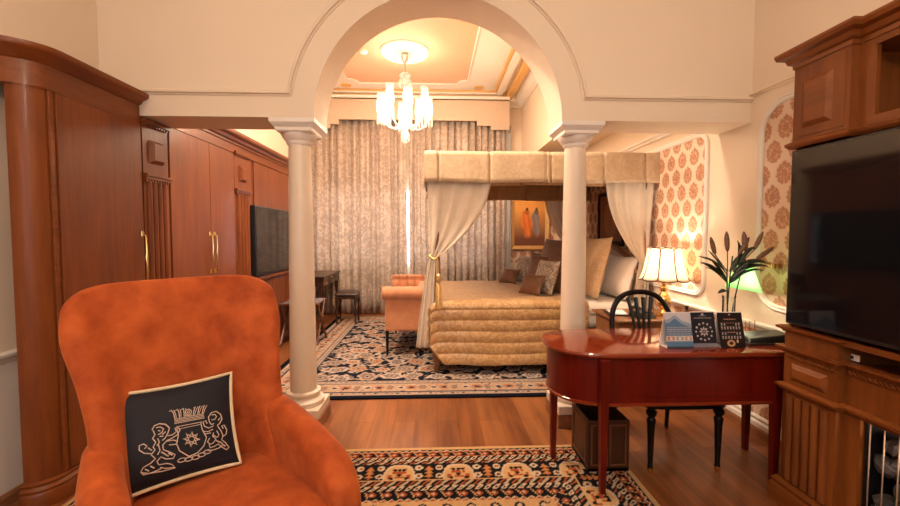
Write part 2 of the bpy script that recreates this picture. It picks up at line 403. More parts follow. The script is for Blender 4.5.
# skirtings
bp = [(0, 0), (.022, 0), (.022, .055), (.015, .07), (0, .07)]
wp_ = [(0, .07), (.02, .07), (.02, .10), (.012, .115), (.016, .135), (.006, .15), (0, .15)]
struct('baseboard_right', MB().sweep([(XR, YB, 0), (XR, 2.12, 0)], bp), M['skirt'])
struct('trim_10', MB().sweep([(XR, YB, 0), (XR, 2.12, 0)], wp_), M['white'])
struct('baseboard_left', MB().sweep([(XL, YR, 0), (XL, 2.31, 0)], bp), M['skirt'])
dr = [(0, -.035), (.014, -.03), (.02, -.01), (.034, 0), (.036, .016), (.018, .024), (0, .024)]
struct('trim_11', MB().sweep([(XR, YB, .80), (XR, 2.12, .80)], dr), M['white'])
struct('trim_12', MB().sweep([(XL, YR, .80), (XL, 2.31, .80)], dr), M['white'])
obj('lower_panel', MB().box(XL, XL+.004, YR, 2.31, .07, .77), M['wall_pale'], wl, world=True)

# wallpaper
def rosettes(U, V, pitch=.175, row=.152, big=1.0):
    c = np.ones(U.shape+(3,))*np.array((.78, .61, .48))
    j0 = np.floor(V/row); best = np.full(U.shape, 9.)
    ang = np.zeros(U.shape)
    for dj in (-1, 0, 1, 2):
        j = j0+dj; off = (np.mod(j, 2))*.5
        k = np.round(U/pitch-off); x = U-(k+off)*pitch; y = V-j*row
        a = np.arctan2(x, y); r = np.hypot(x/.064, y/.074)/big
        edge = 1+.05*np.cos(11*a)-.06*np.abs(np.sin(a/2))+.12*np.exp(-(a/.25)**2)
        d = r/edge; m = d < best; best = np.where(m, d, best); ang = np.where(m, a, ang)
    inside = best < 1
    tone = .5+.5*np.cos(best*19)*np.cos(9*ang)
    ros = np.array((.50, .25, .155))*(.82+.30*tone[..., None])+RNG.normal(0, .03, U.shape)[..., None]
    light = inside & (((best > .44) & (best < .52)) | ((np.abs(np.cos(5.5*ang)) < .22) & (best > .52) & (best < .9)))
    c = np.where(inside[..., None], ros, c); c = np.where(light[..., None], np.array((.70, .44, .29)), c)
    return np.clip(c, 0, 1)
def rrect(x0, x1, z0, z1, r, X, n=8):
    p = []
    for cx, cz, s in ((x1-r, z0+r, -PI/2), (x1-r, z1-r, 0), (x0+r, z1-r, PI/2), (x0+r, z0+r, PI)):
        for i in range(n+1):
            q = s+PI/2*i/n; p.append((cx+r*math.cos(q), cz+r*math.sin(q)))
    return p
pm = [(-.022, 0), (-.022, .012), (-.012, .022), (0, .016), (.010, .022), (.022, .012), (.022, 0)]
def wall_panel(y0, y1, z0, z1, r=.14):
    """wallpapered field with a rounded white moulding on the right wall"""
    w, h = y1-y0, z1-z0
    P_ = rrect(y0, y1, z0, z1, r, XR)
    m = MB(); m.sweep([(XR, a, b) for a, b in P_], pm, (-1,0,0), True)
    obj('panel_moulding', m, M['white'], wr, smooth='auto', world=True)
    # patterned field cut to the rounded outline
    res = .009; nu, nv = int(w/res), int(h/res)
    us = np.linspace(0, w, nu); vs = np.linspace(0, h, nv); UU, VV = np.meshgrid(us, vs)
    col = rosettes(UU, VV).reshape(-1, 3)
    idx = np.arange(nu*nv).reshape(nv, nu); faces = []
    for j in range(nv-1):
        for i in range(nu-1):
            cu, cv = (us[i]+us[i+1])/2, (vs[j]+vs[j+1])/2
            dx = max(r-cu, cu-(w-r), 0); dz = max(r-cv, cv-(h-r), 0)
            if dx*dx+dz*dz < (r+.004)**2: faces.append((idx[j, i], idx[j+1, i], idx[j+1, i+1], idx[j, i+1]))
    v3 = np.stack([np.full(UU.size, XR-.004), y0+UU.ravel(), z0+VV.ravel()], 1)-np.array(wloc(wr))
    me = bpy.data.meshes.new('wallpaper_panel'); me.from_pydata(v3.tolist(), [], [tuple(int(q) for q in f) for f in faces])
    at = me.color_attributes.new('pattern', 'FLOAT_COLOR', 'POINT')
    at.data.foreach_set('color', np.hstack([col, np.ones((len(col), 1))]).astype(np.float32).ravel())
    me.materials.append(M['wallpaper']); o = bpy.data.objects.new('wallpaper_panel', me); COL.objects.link(o); o.parent = wr
wall_panel(3.36, 6.9, .93, 2.33, .12)
wall_panel(1.2, 2.79, .95, 2.36, .20)
painted('lower_wallpaper', (XR-.001, 7.4, .15), (0,-1,0), (0,0,1), 5.2, .615, .012, rosettes, M['wallpaper'], wr, .0005)
painted('wallpaper_panel', (1.42, YB-.001, .93), (1,0,0), (0,0,1), .88, 1.4, .012, rosettes, M['wallpaper'], wb, .0005)

# ------------------------------------------------------------------ columns
def column(x, label):
    t = thing('column', label, 'column', (x, 3.07, 0), 0, 'ivory columns carrying the arch')
    obj('plinth', MB().box(-.16, .16, -.17, .17, 0, .10), M['skirt'], t, bevel=.004)
    obj('plinth_block', MB().box(-.155, .155, -.165, .165, .10, .165), M['ivory'], t, bevel=.006)
    obj('base_moulding', MB().lathe([(.145, .165), (.152, .18), (.150, .20), (.132, .212), (.118, .222), (.118, .235), (.126, .245), (.124, .262), (.106, .27)], n=36), M['ivory'], t, smooth='auto')
    obj('shaft', MB().lathe([(.098, .268), (.096, .6), (.091, 1.2), (.084, 1.8), (.079, 2.115)], n=36), M['ivory'], t, smooth='auto')
    obj('capital', MB().lathe([(.079, 2.11), (.092, 2.125), (.094, 2.14), (.110, 2.155), (.128, 2.185), (.13, 2.20), (.0, 2.20)], n=36), M['white'], t, smooth='auto')
    m = MB()
    prof = [(.118, 2.19), (.128, 2.20), (.130, 2.22), (.145, 2.235), (.158, 2.25), (.160, 2.278)]
    for (a, z0), (b, z1) in zip(prof, prof[1:]): m.frustum(-a, a, -a-.01, a+.01, z0, -b, b, -b-.01, b+.01, z1)
    obj('abacus', m, M['white'], t)
column(-1.003, 'ivory round column left of the arch, behind the orange armchair')
column(1.087, 'ivory round column right of the arch, behind the red desk')

# ------------------------------------------------------------------ left wardrobes
FX = -2.05
cor = [(0, 0), (.012, 0), (.012, .02), (.03, .03), (.045, .055), (.075, .07), (.085, .085), (.085, .11), (0, .11)]
def handle(x, y, z, parent):
    m = MB(); L = .17
    m.tube([(x, y, z-L), (x+.03, y, z-L+.015), (x+.034, y, z-.04), (x+.03, y, z), (x+.034, y, z+.04), (x+.03, y, z+L-.015), (x, y, z+L)],
           [.005, .006, .007, .011, .007, .006, .005], 8)
    for dz in (-L, L): m.lathe([(.013, -.018), (.013, .018)], (x+.004, y, z+dz), 10)
    obj('door_handle', m, M['brass'], parent, smooth='auto', world=True)['label'] = 'curved brass door handle'
def raised(m, y0, y1, z0, z1, x, d=.018, s=1):
    """raised bevelled panel on a face at X = x pointing towards s"""
    k = .022
    m.add([(x,y0,z0),(x,y1,z0),(x,y1,z1),(x,y0,z1),(x+s*d,y0+k,z0+k),(x+s*d,y1-k,z0+k),(x+s*d,y1-k,z1-k),(x+s*d,y0+k,z1-k)],
          [(0,1,5,4),(1,2,6,5),(2,3,7,6),(3,0,4,7),(4,5,6,7),(3,2,1,0)])
def pilaster(y0, y1, ztop, parent, flutes=4):
    x0 = FX
    obj('pilaster', MB().box(XL+.02, x0+.015, y0, y1, .1, ztop), M['wardrobe'], parent, world=True)
    m = MB(); n = flutes; w = (y1-y0-.05)/n
    for i in range(n):
        c = y0+.025+w*(i+.5)
        m.tube([(x0+.015, c, .16), (x0+.015, c, ztop-.43)], w*.36, 10)
    obj('reeding', m, M['wardrobe'], parent, smooth='auto', world=True)
    m = MB().box(x0+.015, x0+.05, y0-.01, y1+.01, ztop-.40, ztop-.38).box(x0+.015, x0+.04, y0-.004, y1+.004, ztop-.42, ztop-.40)
    def dent(m, zz):
        for i in range(int((y1-y0)/.028)): m.box(x0+.015, x0+.034, y0+.005+i*.028, y0+.021+i*.028, zz, zz+.019)
    dent(m, ztop-.438); obj('necking_moulding', m, M['wardrobe_h'], parent, bevel=.002, world=True)
    m = MB().box(x0+.015, x0+.042, y0-.008, y1+.008, ztop-.027, ztop); dent(m, ztop-.045)
    obj('capital_moulding', m, M['wardrobe_h'], parent, bevel=.002, world=True)
    m = MB(); c = (y0+y1)/2; raised(m, c-.072, c+.072, ztop-.30, ztop-.135, x0+.015, .03)
    obj('raised_block', m, M['wardrobe'], parent, world=True)
# near unit with the rounded end
t = thing('wardrobe', 'tall built-in walnut wardrobe with rounded end, nearest at left edge', 'wardrobe', (-2.17, 2.55, 0), 0, 'walnut wardrobe units')
r = .11; Y0 = 2.14; EX = -2.165
arcp = [(FX-r+r*math.sin(PI/2*i/12), Y0+r-r*math.cos(PI/2*i/12)) for i in range(13)]
body = [(EX, Y0)]+arcp+[(FX, YA0-.005), (EX, YA0-.005)]
obj('carcass', MB().prism(body, .10, 2.31), M['wardrobe'], t, smooth='auto', world=True)
obj('filler_panel', MB().box(XL+.01, -2.164, 2.32, YA0-.006, 0, 2.33), M['wardrobe'], t, world=True)
pp = [(XL+.005, Y0, 0)]+[(x, y, 0) for x, y in arcp]+[(FX, YA0-.006, 0)]
base = [(0, 0), (.03, 0), (.03, .07), (.022, .085), (.026, .10), (.014, .115), (.018, .13), (0, .14)]
obj('plinth', MB().sweep([(EX, Y0, 0)]+pp[1:], base), M['wardrobe_h'], t, smooth='auto', world=True)
pq = [(XL+.002, 2.115, 0)]+[(-2.285+.235*math.sin(PI/2*i/14), 2.255-.14*math.cos(PI/2*i/14), 0) for i in range(15)]+[(FX, YA0-.006, 0)]
obj('frieze', MB().sweep([(x, y, 2.218) for x, y, z in pq], [(-.01, .012), (.014, 0), (.014, .12), (-.01, .12)]), M['wardrobe_h'], t, smooth='auto', world=True)
obj('cornice', MB().sweep([(x, y, 2.328) for x, y, z in pq], [(a*.95 if a else -.16, b*.85) for a, b in cor]), M['wardrobe_h'], t, smooth='auto', world=True)
d = obj('door', MB().box(FX, FX+.02, 2.27, 2.89, .15, 2.215), M['wardrobe'], t, bevel=.003, world=True)
obj('door_stile', MB().box(FX, FX+.012, 2.235, 2.265, .15, 2.215), M['wardrobe_h'], t, bevel=.003, world=True)
handle(FX+.02, 2.865, 1.29, d)
# unit behind the arch wall
EX = XL+.01
t = thing('wardrobe', 'walnut double-door wardrobe with brass handles and fluted pilasters behind the arch beam', 'wardrobe', (-2.17, 3.8, 0), 0, 'walnut wardrobe units')
obj('carcass', MB().box(EX, FX, 3.26, 4.62, .10, 2.33), M['wardrobe'], t, world=True)
obj('carcass', MB().box(EX, FX, YA0+.005, 3.26, .10, 2.26), M['wardrobe'], t, world=True)
pilaster(2.91, 3.175, 2.265, t); pilaster(4.20, 4.52, 2.31, t)
for y0, y1, h in ((3.19, 3.735, 3.705), (3.74, 4.185, 3.775)):
    d = obj('door', MB().box(FX, FX+.02, y0, y1, .15, 2.28), M['wardrobe'], t, bevel=.003, world=True)
    handle(FX+.02, h, 1.29, d)
obj('plinth', MB().sweep([(FX, YA0+.005, 0), (FX, 4.62, 0)], base), M['wardrobe_h'], t, world=True)
# unit with the television
t = thing('wall_cabinet', 'walnut wall panelling cabinet behind the wall-mounted television', 'cabinet', (-2.17, 5.3, 0), 0)
obj('carcass', MB().box(EX, FX, 4.625, 6.0, .10, 2.33), M['wardrobe'], t, world=True)
obj('back_panel', MB().box(FX, FX+.012, 4.65, 5.98, .98, 2.28), M['wardrobe'], t, bevel=.003, world=True)
obj('shelf_moulding', MB().box(FX, FX+.05, 4.64, 5.99, .93, .965), M['wardrobe_h'], t, bevel=.006, world=True)
for y0, y1 in ((4.65, 5.09), (5.10, 5.54), (5.55, 5.98)):
    d = obj('door', MB().box(FX, FX+.018, y0, y1, .16, .90), M['wardrobe'], t, bevel=.003, world=True)
obj('plinth', MB().sweep([(FX, 4.625, 0), (FX, 6.0, 0)], base), M['wardrobe_h'], t, world=True)
t = thing('cornice', 'long walnut cornice running above the wardrobes behind the arch', 'cornice', (-2.17, 4.6, 2.33))
obj('frieze', MB().box(EX, FX+.02, 3.245, 6.0, 2.285, 2.40), M['wardrobe_h'], t, world=True)
obj('crown_moulding', MB().sweep([(FX+.02, 3.245, 2.37), (FX+.02, 6.0, 2.37), (EX, 6.0, 2.37)], [(a if a else -.05, b) for a, b in cor]), M['wardrobe_h'], t, world=True)
# television on the left
t = thing('television', 'black flat television mounted on the walnut panelling behind the left column', 'television', (-1.98, 5.19, 1.0))
obj('bezel', MB().box(-.055, 0, -.66, .66, 0, .78), M['black'], t, bevel=.004)
obj('screen', MB().box(0, .003, -.645, .645, .02, .765), M['screen'], t)

# ------------------------------------------------------------------ curtains and pelmet
def pleated(name, x0, x1, y, z0, z1, n, amp, mat, label, cat, group=None, seed=0, parent=None):
    rg = random.Random(seed); ph = [rg.uniform(.7, 1.3) for _ in range(n+2)]
    cum = np.cumsum(ph); cum = (cum-cum[0])/(cum[-1]-cum[0])
    def fn(u, v):
        k = np.interp(u, cum, range(len(cum)))
        a = amp*(1-.25*v)*(.75+.35*math.sin(k*2.1+1))
        yy = y-a*math.sin(k*2*PI)-.3*a*math.sin(k*4*PI+1.3+v*1.5)
        return (x0+(x1-x0)*u+.012*math.sin(k*5+v*3)*(1-v), yy, z0+(z1-z0)*v)
    o = obj(name, MB().grid(fn, n*12, 14), mat, parent, smooth=True, solid=.004, world=parent is not None)
    if parent is None: tag(o, label, cat, group)
    return o
pleated('curtain', XL+.04, -.500, 7.33, .015, 3.52, 13, .06, M['curtain'], 'full-height beige damask curtain left of the window gap', 'curtain', 'damask window curtains', 1)
pleated('curtain', -.452, 1.29, 7.33, .015, 3.52, 13, .06, M['curtain'], 'full-height beige damask curtain right of the window gap, behind the bed', 'curtain', 'damask window curtains', 2)
pleated('sheer_curtain', 1.29, 1.42, 7.40, .02, 3.45, 3, .02, M['sheer'], 'narrow white sheer curtain beside the framed painting', 'curtain', None, 3)
t = thing('pelmet', 'padded beige window pelmet with stepped ends above the damask curtains', 'pelmet', (-.48, 7.3, 3.3))
m = MB().box(XL+.02, 1.35, 7.20, 7.235, 3.485, 3.87)
m.box(XL+.02, -1.67, 7.20, 7.235, 3.40, 3.487).box(.77, 1.35, 7.20, 7.235, 3.40, 3.487)
m.box(XL+.02, -1.82, 7.20, 7.235, 3.33, 3.402).box(1.02, 1.35, 7.20, 7.235, 3.33, 3.402)
m.box(1.315, 1.35, 7.235, 7.49, 3.33, 3.87).box(XL+.02, 1.35, 7.2, 7.49, 3.84, 3.87)
obj('valance_board', m, M['pelmet'], t, world=True)
obj('top_rail', MB().sweep([(1.35, 7.49, 3.86), (1.35, 7.20, 3.86), (XL+.02, 7.20, 3.86)], [(0, 0), (.02, 0), (.035, .03), (.035, .05), (-.01, .05)]).join(MB()), M['white'], t, world=True)

# ------------------------------------------------------------------ rugs
def small_rug(U, V, W=3.18, Hh=3.6):
    navy = np.array((.012, .011, .013)); tan = np.array((.60, .36, .17)); red = np.array((.36, .085, .03)); crm = np.array((.62, .46, .32))
    d = np.minimum.reduce([U, W-U, V, Hh-V])
    horiz = np.minimum(V, Hh-V) <= np.minimum(U, W-U)
    s = np.where(horiz, U-W/2, V-Hh/2)
    c = np.ones(U.shape+(3,))*tan
    def put(mask, col):
        c[mask] = col if np.ndim(col) == 1 else col[mask]
    def band(a, b): return (d >= a) & (d < b)
    def fr(p): return np.mod(s/p, 1)
    def zig(a, b, flip=False):
        m = band(a, b); q = (d-a)/(b-a); tri = np.abs(fr(.045)*2-1)
        put(m, navy); put(m & ((q > tri*.55+.35) if not flip else (q < tri*.55+.1)), red)
        put(m & (np.abs(q-(tri*.55+.3)) < .13), crm)
    def guard(a, b):
        m = band(a, b); q = (d-a)/(b-a); put(m, navy); f = fr(.085)
        put(m & (np.abs(f-.5)+np.abs(q-.5)*.7 < .32), red)
        put(m & (np.abs(f-.5)+np.abs(q-.5)*.7 < .12), crm)
        put(m & (np.abs(f-q*.3-.02) < .05), tan); put(m & ((q < .1) | (q > .9)), red*.9)
    def chain(a, b):
        m = band(a, b); q = (d-a)/(b-a); put(m, navy); f = np.mod(s/.05+q*.8, 1)
        put(m & (f < .55) & (q > .12) & (q < .88), crm); put(m & (np.abs(f-.28) < .10) & (np.abs(q-.5) < .2), navy)
    def diag(a, b):
        m = band(a, b); q = (d-a)/(b-a); put(m, navy); f = np.mod(s/.075+q*.5, 1); put(m & (f < .3), crm*.75); put(m & (f > .62) & (f < .82), red)
    zig(.028, .062); guard(.062, .112); chain(.112, .16); diag(.16, .19)
    a, b = .19, .365; m = band(a, b); q = (d-a)/(b-a); put(m, navy); P = .357
    f = (fr(P)-.5)*P
    dome = (np.abs(f/.088)**3+np.abs((q-1.0)/.86)**2.6) < 1
    rim = (np.abs(f/.098)**3+np.abs((q-1.0)/.95)**2.6) < 1
    put(m & rim, crm); put(m & dome, tan)
    for fx, qy, w, h in ((0, .55, .016, .12), (-.03, .52, .010, .09), (.03, .52, .010, .09), (0, .8, .03, .05), (-.055, .74, .010, .12), (.055, .74, .010, .12)):
        put(m & dome & (np.abs(f-fx) < w) & (np.abs(q-qy) < h), red)
    for fx, qy in ((0, .36), (-.045, .85), (.045, .85), (-.028, .36), (.028, .36), (0, .66)):
        put(m & dome & (np.hypot((f-fx)/.014, (q-qy)/.07) < 1), navy)
    g = (fr(P)); g = np.where(g > .5, g-1, g)*P
    put(m & (np.abs(g) < .006) & (q > .15) & (q < .9), red)
    for qq in (.3, .5, .7): put(m & (np.abs(np.abs(g)*2.2-.0-(q-qq+.03)*.3) < .03) & (np.abs(g) < .035) & (np.abs(q-qq) < .1), np.array((.5, .2, .07)))
    for fx in (-.062, .062):
        for qy in (.25, .72):
            rr = np.hypot((g-fx)/.024, (q-qy)/.14); put(m & (rr < 1), crm); put(m & (rr < .45), navy)
            put(m & (rr < .2), red)
    put(m & (q > .95), tan)
    diag(.365, .41); chain(.41, .46); guard(.46, .515); zig(.515, .55)
    # field
    m = d >= .55; put(m, tan)
    dd = d-.55; st = m & (dd > .10); put(st, red); st = m & (dd > .13); put(st, navy)
    mod = np.mod((U-W/2)/.42, 1)-.5; mov = np.mod((V-Hh/2)/.42, 1)-.5
    L = np.abs(mod)+np.abs(mov)
    put(st & (L < .42), tan); put(st & (L < .36), red); put(st & (L < .22), navy); put(st & (L < .12), crm)
    fl = m & (dd < .10); f = fr(.13)-.5; q = dd/.10
    put(fl & (np.hypot(f/.22, (q-.5)/.32) < 1), navy); put(fl & (np.hypot(f/.12, (q-.5)/.17) < 1), crm)
    return np.clip(c*.74*(1+RNG.normal(0, .06, U.shape))[..., None], 0, 1)
tag(painted('rug', (-1.98, -.95, .012), (1,0,0), (0,1,0), 3.18, 3.6, .0085, small_rug, M['rug'], None, .011),
    'black and tan tribal-bordered rug under the armchair and red desk', 'rug')
def big_rug_fn(W, Hh):
    res = .012; nx, ny = int(W/res)+4, int(Hh/res)+4
    navy = np.array((.016, .018, .032)); tan = np.array((.52, .37, .28)); crm = np.array((.62, .49, .41)); ter = np.array((.46, .21, .12)); gr = np.array((.23, .20, .20))
    img = np.ones((ny, nx, 3))*navy; X, Y = np.meshgrid(np.arange(nx)*res, np.arange(ny)*res)
    d = np.minimum.reduce([X, W-X, Y, Hh-Y])
    def ell(cx, cy, a, b, th, col, sel=None):
        i0, i1 = max(0, int((cx-max(a,b))/res)-1), min(nx, int((cx+max(a,b))/res)+2)
        j0, j1 = max(0, int((cy-max(a,b))/res)-1), min(ny, int((cy+max(a,b))/res)+2)
        if i1 <= i0 or j1 <= j0: return
        x = X[j0:j1, i0:i1]-cx; y = Y[j0:j1, i0:i1]-cy
        u = (x*math.cos(th)+y*math.sin(th))/a; v = (-x*math.sin(th)+y*math.cos(th))/b
        k = (u*u+v*v) < 1+.25*np.cos(6*np.arctan2(v, u)); 
        if sel: dd = d[j0:j1, i0:i1]; k &= (dd > sel[0]) & (dd < sel[1])
        img[j0:j1, i0:i1][k] = col
    rg = random.Random(5); fa = .42
    for _ in range(1700):
        x, y = rg.uniform(fa, W-fa), rg.uniform(fa, Hh-fa); s = rg.uniform(.014, .03)
        ell(x, y, s*1.8, s*.7, rg.uniform(0, PI), rg.choice([crm, tan, gr, crm*.8]), (fa, 9))
    for i in range(int((W-2*fa)/.24)+1):
        for j in range(int((Hh-2*fa)/.24)+1):
            x, y = fa+.1+i*.24+(j % 2)*.12+rg.uniform(-.03, .03), fa+.1+j*.24+rg.uniform(-.03, .03); th = rg.uniform(0, PI); s = rg.uniform(.06, .10)
            ell(x, y, s*1.35, s, th, crm if (i+j) % 2 else tan, (fa, 9)); ell(x, y, s*1.0, s*.65, th, ter if (i*j) % 3 else gr, (fa, 9)); ell(x, y, s*.5, s*.35, th, tan, (fa, 9)); ell(x, y, s*.2, s*.18, th, navy, (fa, 9))
    # borders
    for a, b, col in ((0, .055, navy*.6), (.055, .07, tan), (.07, .12, crm*.8), (.12, .135, navy*2), (.135, .33, np.array((.54, .37, .26))), (.33, .345, navy*2), (.345, .405, crm*.78), (.405, fa, gr)):
        img[(d >= a) & (d < b)] = col
    per = []
    for a, n in ((W, 0), (Hh, 1)): per.append(a)
    def along(off, step):
        L = []; k = int((W-2*off)/step)
        for i in range(k+1): L += [(off+i*(W-2*off)/k, off, 0), (off+i*(W-2*off)/k, Hh-off, 0)]
        k = int((Hh-2*off)/step)
        for i in range(1, k): L += [(off, off+i*(Hh-2*off)/k, PI/2), (W-off, off+i*(Hh-2*off)/k, PI/2)]
        return L
    for n, (x, y, th) in enumerate(along(.232, .10)):
        k = (n//2) % 3; ell(x, y, .055 if k == 0 else .035, .045, th, (ter, gr, crm)[k], (.14, .325)); ell(x, y, .025, .02, th, (navy*2, ter, navy*2)[k], (.14, .325))
    for _ in range(1500):
        x, y = rg.uniform(0, W), rg.uniform(0, Hh); ell(x, y, .018, .008, rg.uniform(0, PI), rg.choice([ter, navy*2, crm, gr]), (.14, .325))
    for n, (x, y, th) in enumerate(along(.095, .05)): ell(x, y, .016, .012, th, (ter, navy*2)[(n//2) % 2], (.07, .12))
    for n, (x, y, th) in enumerate(along(.375, .05)): ell(x, y, .016, .012, th, (ter, gr)[(n//2) % 2], (.345, .405))
    img = np.clip(img*.72*(1+RNG.normal(0, .08, img.shape[:2]))[..., None], 0, 1)
    def fn(U, V):
        return img[np.clip((V/res).astype(int), 0, ny-1), np.clip((U/res).astype(int), 0, nx-1)]
    return fn
tag(painted('rug', (-1.69, 3.49, .012), (1,0,0), (0,1,0), 3.35, 3.62, .012, big_rug_fn(3.35, 3.62), M['rug'], None, .011),
    'large navy floral Persian rug under the canopy bed', 'rug')
RZ = .0125

# ------------------------------------------------------------------ soft things
def cushion_mb(w, h, t, n=22, pinch=.07, puff=.5):
    """pillow: local x width, z height, y thickness (front is -y), base at z=0"""
    m = MB()
    def side(sg):
        def fn(a, b):
            u, v = 2*a-1, 2*b-1
            x = w/2*u*(1-pinch*(1-v*v)**1*.9); z = h/2*v*(1-pinch*(1-u*u))
            th = t/2*((1-abs(u)**2.6)*(1-abs(v)**2.6))**puff
            return (x, sg*th, z+h/2)
        return fn
    m.grid(side(-1), n, n); m.grid(side(1), n, n); return m
def cushion_edge(w, h, pinch=.07, n=14):
    P = []
    for a, b in (((-1,-1),(1,-1)), ((1,-1),(1,1)), ((1,1),(-1,1)), ((-1,1),(-1,-1))):
        for i in range(n):
            q = i/n; u = a[0]+(b[0]-a[0])*q; v = a[1]+(b[1]-a[1])*q
            P.append((w/2*u*(1-pinch*(1-v*v)*.9), 0, h/2*v*(1-pinch*(1-u*u))+h/2))
    P.append(P[0]); return P
def pillow(name, label, cat, loc, w, h, t, rz, lean, mat, group=None, roll=0, edge=None, puff=.5):
    """rz: yaw of the front face (0 = faces -Y); lean: degrees it leans backwards"""
    e = thing(name, label, cat, loc, 0, group)
    mt = Matrix.Rotation(rz, 4, 'Z') @ Matrix.Rotation(-math.radians(lean), 4, 'X') @ Matrix.Rotation(math.radians(roll), 4, 'Y')
    obj('cover', cushion_mb(w, h, t, puff=puff).xf(mt), mat, e, smooth=True)
    if edge: obj('piping', MB().tube(cushion_edge(w, h), .006 if edge is True else edge, 6).xf(mt @ Matrix.Translation((0, -.007, 0))), M['cord'] if edge is True else mat, e, smooth=True)
    return e, mt

# ------------------------------------------------------------------ orange armchair
ac = thing('armchair', 'large orange velvet wing armchair in the left foreground', 'armchair', (-.86, 1.56, RZ), math.radians(45))
def sstep(a, b, x):
    q = min(1, max(0, (x-a)/(b-a))); return q*q*(3-2*q)
def back_pt(s, v, side):
    """s in [-1,1] across, v in [0,1] up; side -1 front, +1 rear"""
    w = np.interp(v, [0, .35, .55, .75, .9, 1], [.31, .305, .305, .335, .378, .38])
    top = 1.215-.075*abs(s)**5
    z = .20+(top-.20)*v
    wing = np.interp(v, [0, .3, .5, .7, .9, 1], [.22, .24, .20, .17, .13, .10])
    th = np.interp(v, [0, .6, .9, 1], [.12, .10, .085, .05])
    base = .27+.17*v**1.2
    cy = base-wing*abs(s)**3.2
    x = w*math.sin(s*1.25)/math.sin(1.25)
    # outward normal of the curve in plan
    dsx = w*1.25*math.cos(s*1.25)/math.sin(1.25); dsy = -wing*3.2*abs(s)**2.2*(1 if s > 0 else -1)
    L = math.hypot(dsx, dsy) or 1; nx, ny = -dsy/L, dsx/L
    return (x+nx*th*.5*side, cy+ny*th*.5*side, z)
m = MB(); NS, NV = 22, 16; ringn = 2*NS+4
def back_ring(v, shrink=0):
    P = [Vector(back_pt(-1+2*i/(NS), v, -1)) for i in range(NS+1)]
    Q = [Vector(back_pt(1-2*i/(NS), v, 1)) for i in range(NS+1)]
    def cap(a, b, c):
        mid = (a+b)/2; out = (mid-c).normalized(); return mid+out*(a-b).length*.42
    c1 = cap(P[-1], Q[0], (P[-2]+Q[1])/2); c2 = cap(P[0], Q[-1], (P[1]+Q[-2])/2)
    return P+[c1]+Q+[c2]
rings = [back_ring(j/(NV-1)) for j in range(NV)]
top = rings[-1]; k = len(top)
def shrinkring(r, f, dz):
    out = []
    for i, p in enumerate(r):
        opp = r[(2*NS+1-i)] if i <= NS else (r[(2*NS+1)-i] if NS+1 < i <= 2*NS+2 else None)
        out.append(p.copy())
    n1 = NS+1
    for i in range(n1):
        a, b = r[i], r[2*NS+2-i]; mid = (a+b)/2
        out[i] = mid+(a-mid)*f+Vector((0,0,dz)); out[2*NS+2-i] = mid+(b-mid)*f+Vector((0,0,dz))
    for i, j in ((n1, NS), (2*NS+3, 0)):
        a, b = r[j], r[2*NS+2-j]; mid = (a+b)/2; out[i] = mid+(r[i]-mid)*f+Vector((0,0,dz))
    return out
rings += [shrinkring(top, .8, .018), shrinkring(top, .4, .027)]
vs = [p for rr in rings for p in rr]; nR = len(rings)
fs = [(j*k+i, j*k+(i+1)%k, (j+1)*k+(i+1)%k, (j+1)*k+i) for j in range(nR-1) for i in range(k)]
for i in range(NS):   # close the top strip
    a = (nR-1)*k; fs.append((a+i, a+i+1, a+2*NS+1-i, a+2*NS+2-i))
fs += [((nR-1)*k+NS, (nR-1)*k+NS+1, (nR-1)*k+NS+2), ((nR-1)*k+2*NS+2, (nR-1)*k+2*NS+3, (nR-1)*k)]
for i in range(NS): fs.append((i, 2*NS+2-i, 2*NS+1-i, i+1))
fs += [(NS, NS+2, NS+1), (0, 2*NS+3, 2*NS+2)]
obj('backrest', m.add(vs, fs), M['velvet'], ac, sub=1)
def arm_mb(sg):
    m = MB(); n = 14; rings = []
    for j in range(n):
        q = j/(n-1); y = .25-.70*q
        zt = np.interp(q, [0, .15, .5, .8, .93, 1], [.70, .685, .635, .57, .50, .42])
        hw = .075*np.interp(q, [0, .75, .93, 1], [.8, 1.0, .92, .6]); zb = .14
        xc = sg*np.interp(q, [0, .3, .8, 1], [.30, .33, .35, .33])
        R = []
        for i in range(16):
            a = 2*PI*i/16; cx = math.cos(a); sy = math.sin(a)
            e = lambda t_, p: math.copysign(abs(t_)**p, t_)
            z = (zt-hw*1.1)+hw*1.1*sy if sy > 0 else zb+(zt-hw*1.1-zb)*(1+sy) if False else (zb+(zt-hw*1.1-zb)*(1-abs(sy)**.5) if sy < 0 else (zt-hw*1.1)+hw*1.1*sy)
            R.append((xc+hw*e(cx, .8)*(1 if sy > -.2 else .96), y, z))
        rings.append(R)
    vs = [p for R in rings for p in R]
    fs = [(j*16+i, j*16+(i+1)%16, (j+1)*16+(i+1)%16, (j+1)*16+i) for j in range(n-1) for i in range(16)]
    fs += [tuple(range(16))[::-1], tuple((n-1)*16+i for i in range(16))]
    return m.add(vs, fs)
for sg in (-1, 1): obj('arm', arm_mb(sg), M['velvet'], ac, sub=1)
def softbox(x0, x1, y0, y1, z0, z1, crown=.03, n=14):
    m = MB(); cx, cy = (x0+x1)/2, (y0+y1)/2; a, b = (x1-x0)/2, (y1-y0)/2
    def fn(u, v):
        q = 2*PI*u; ph = v
        e = .22; c, s = math.cos(q), math.sin(q)
        r = [(.0, z0), (.9, z0), (.985, z0+.02), (1, z0+(z1-z0)*.5), (.98, z1-.025), (.90, z1-.004), (.6, z1+crown*.7), (.3, z1+crown), (0, z1+crown)]
        k = ph*(len(r)-1); i = min(int(round(k)), len(r)-1); rr, z = r[i]
        return (cx+a*rr*math.copysign(abs(c)**e, c), cy+b*rr*math.copysign(abs(s)**e, s), z)
    return m.grid(fn, 40, 9, True)
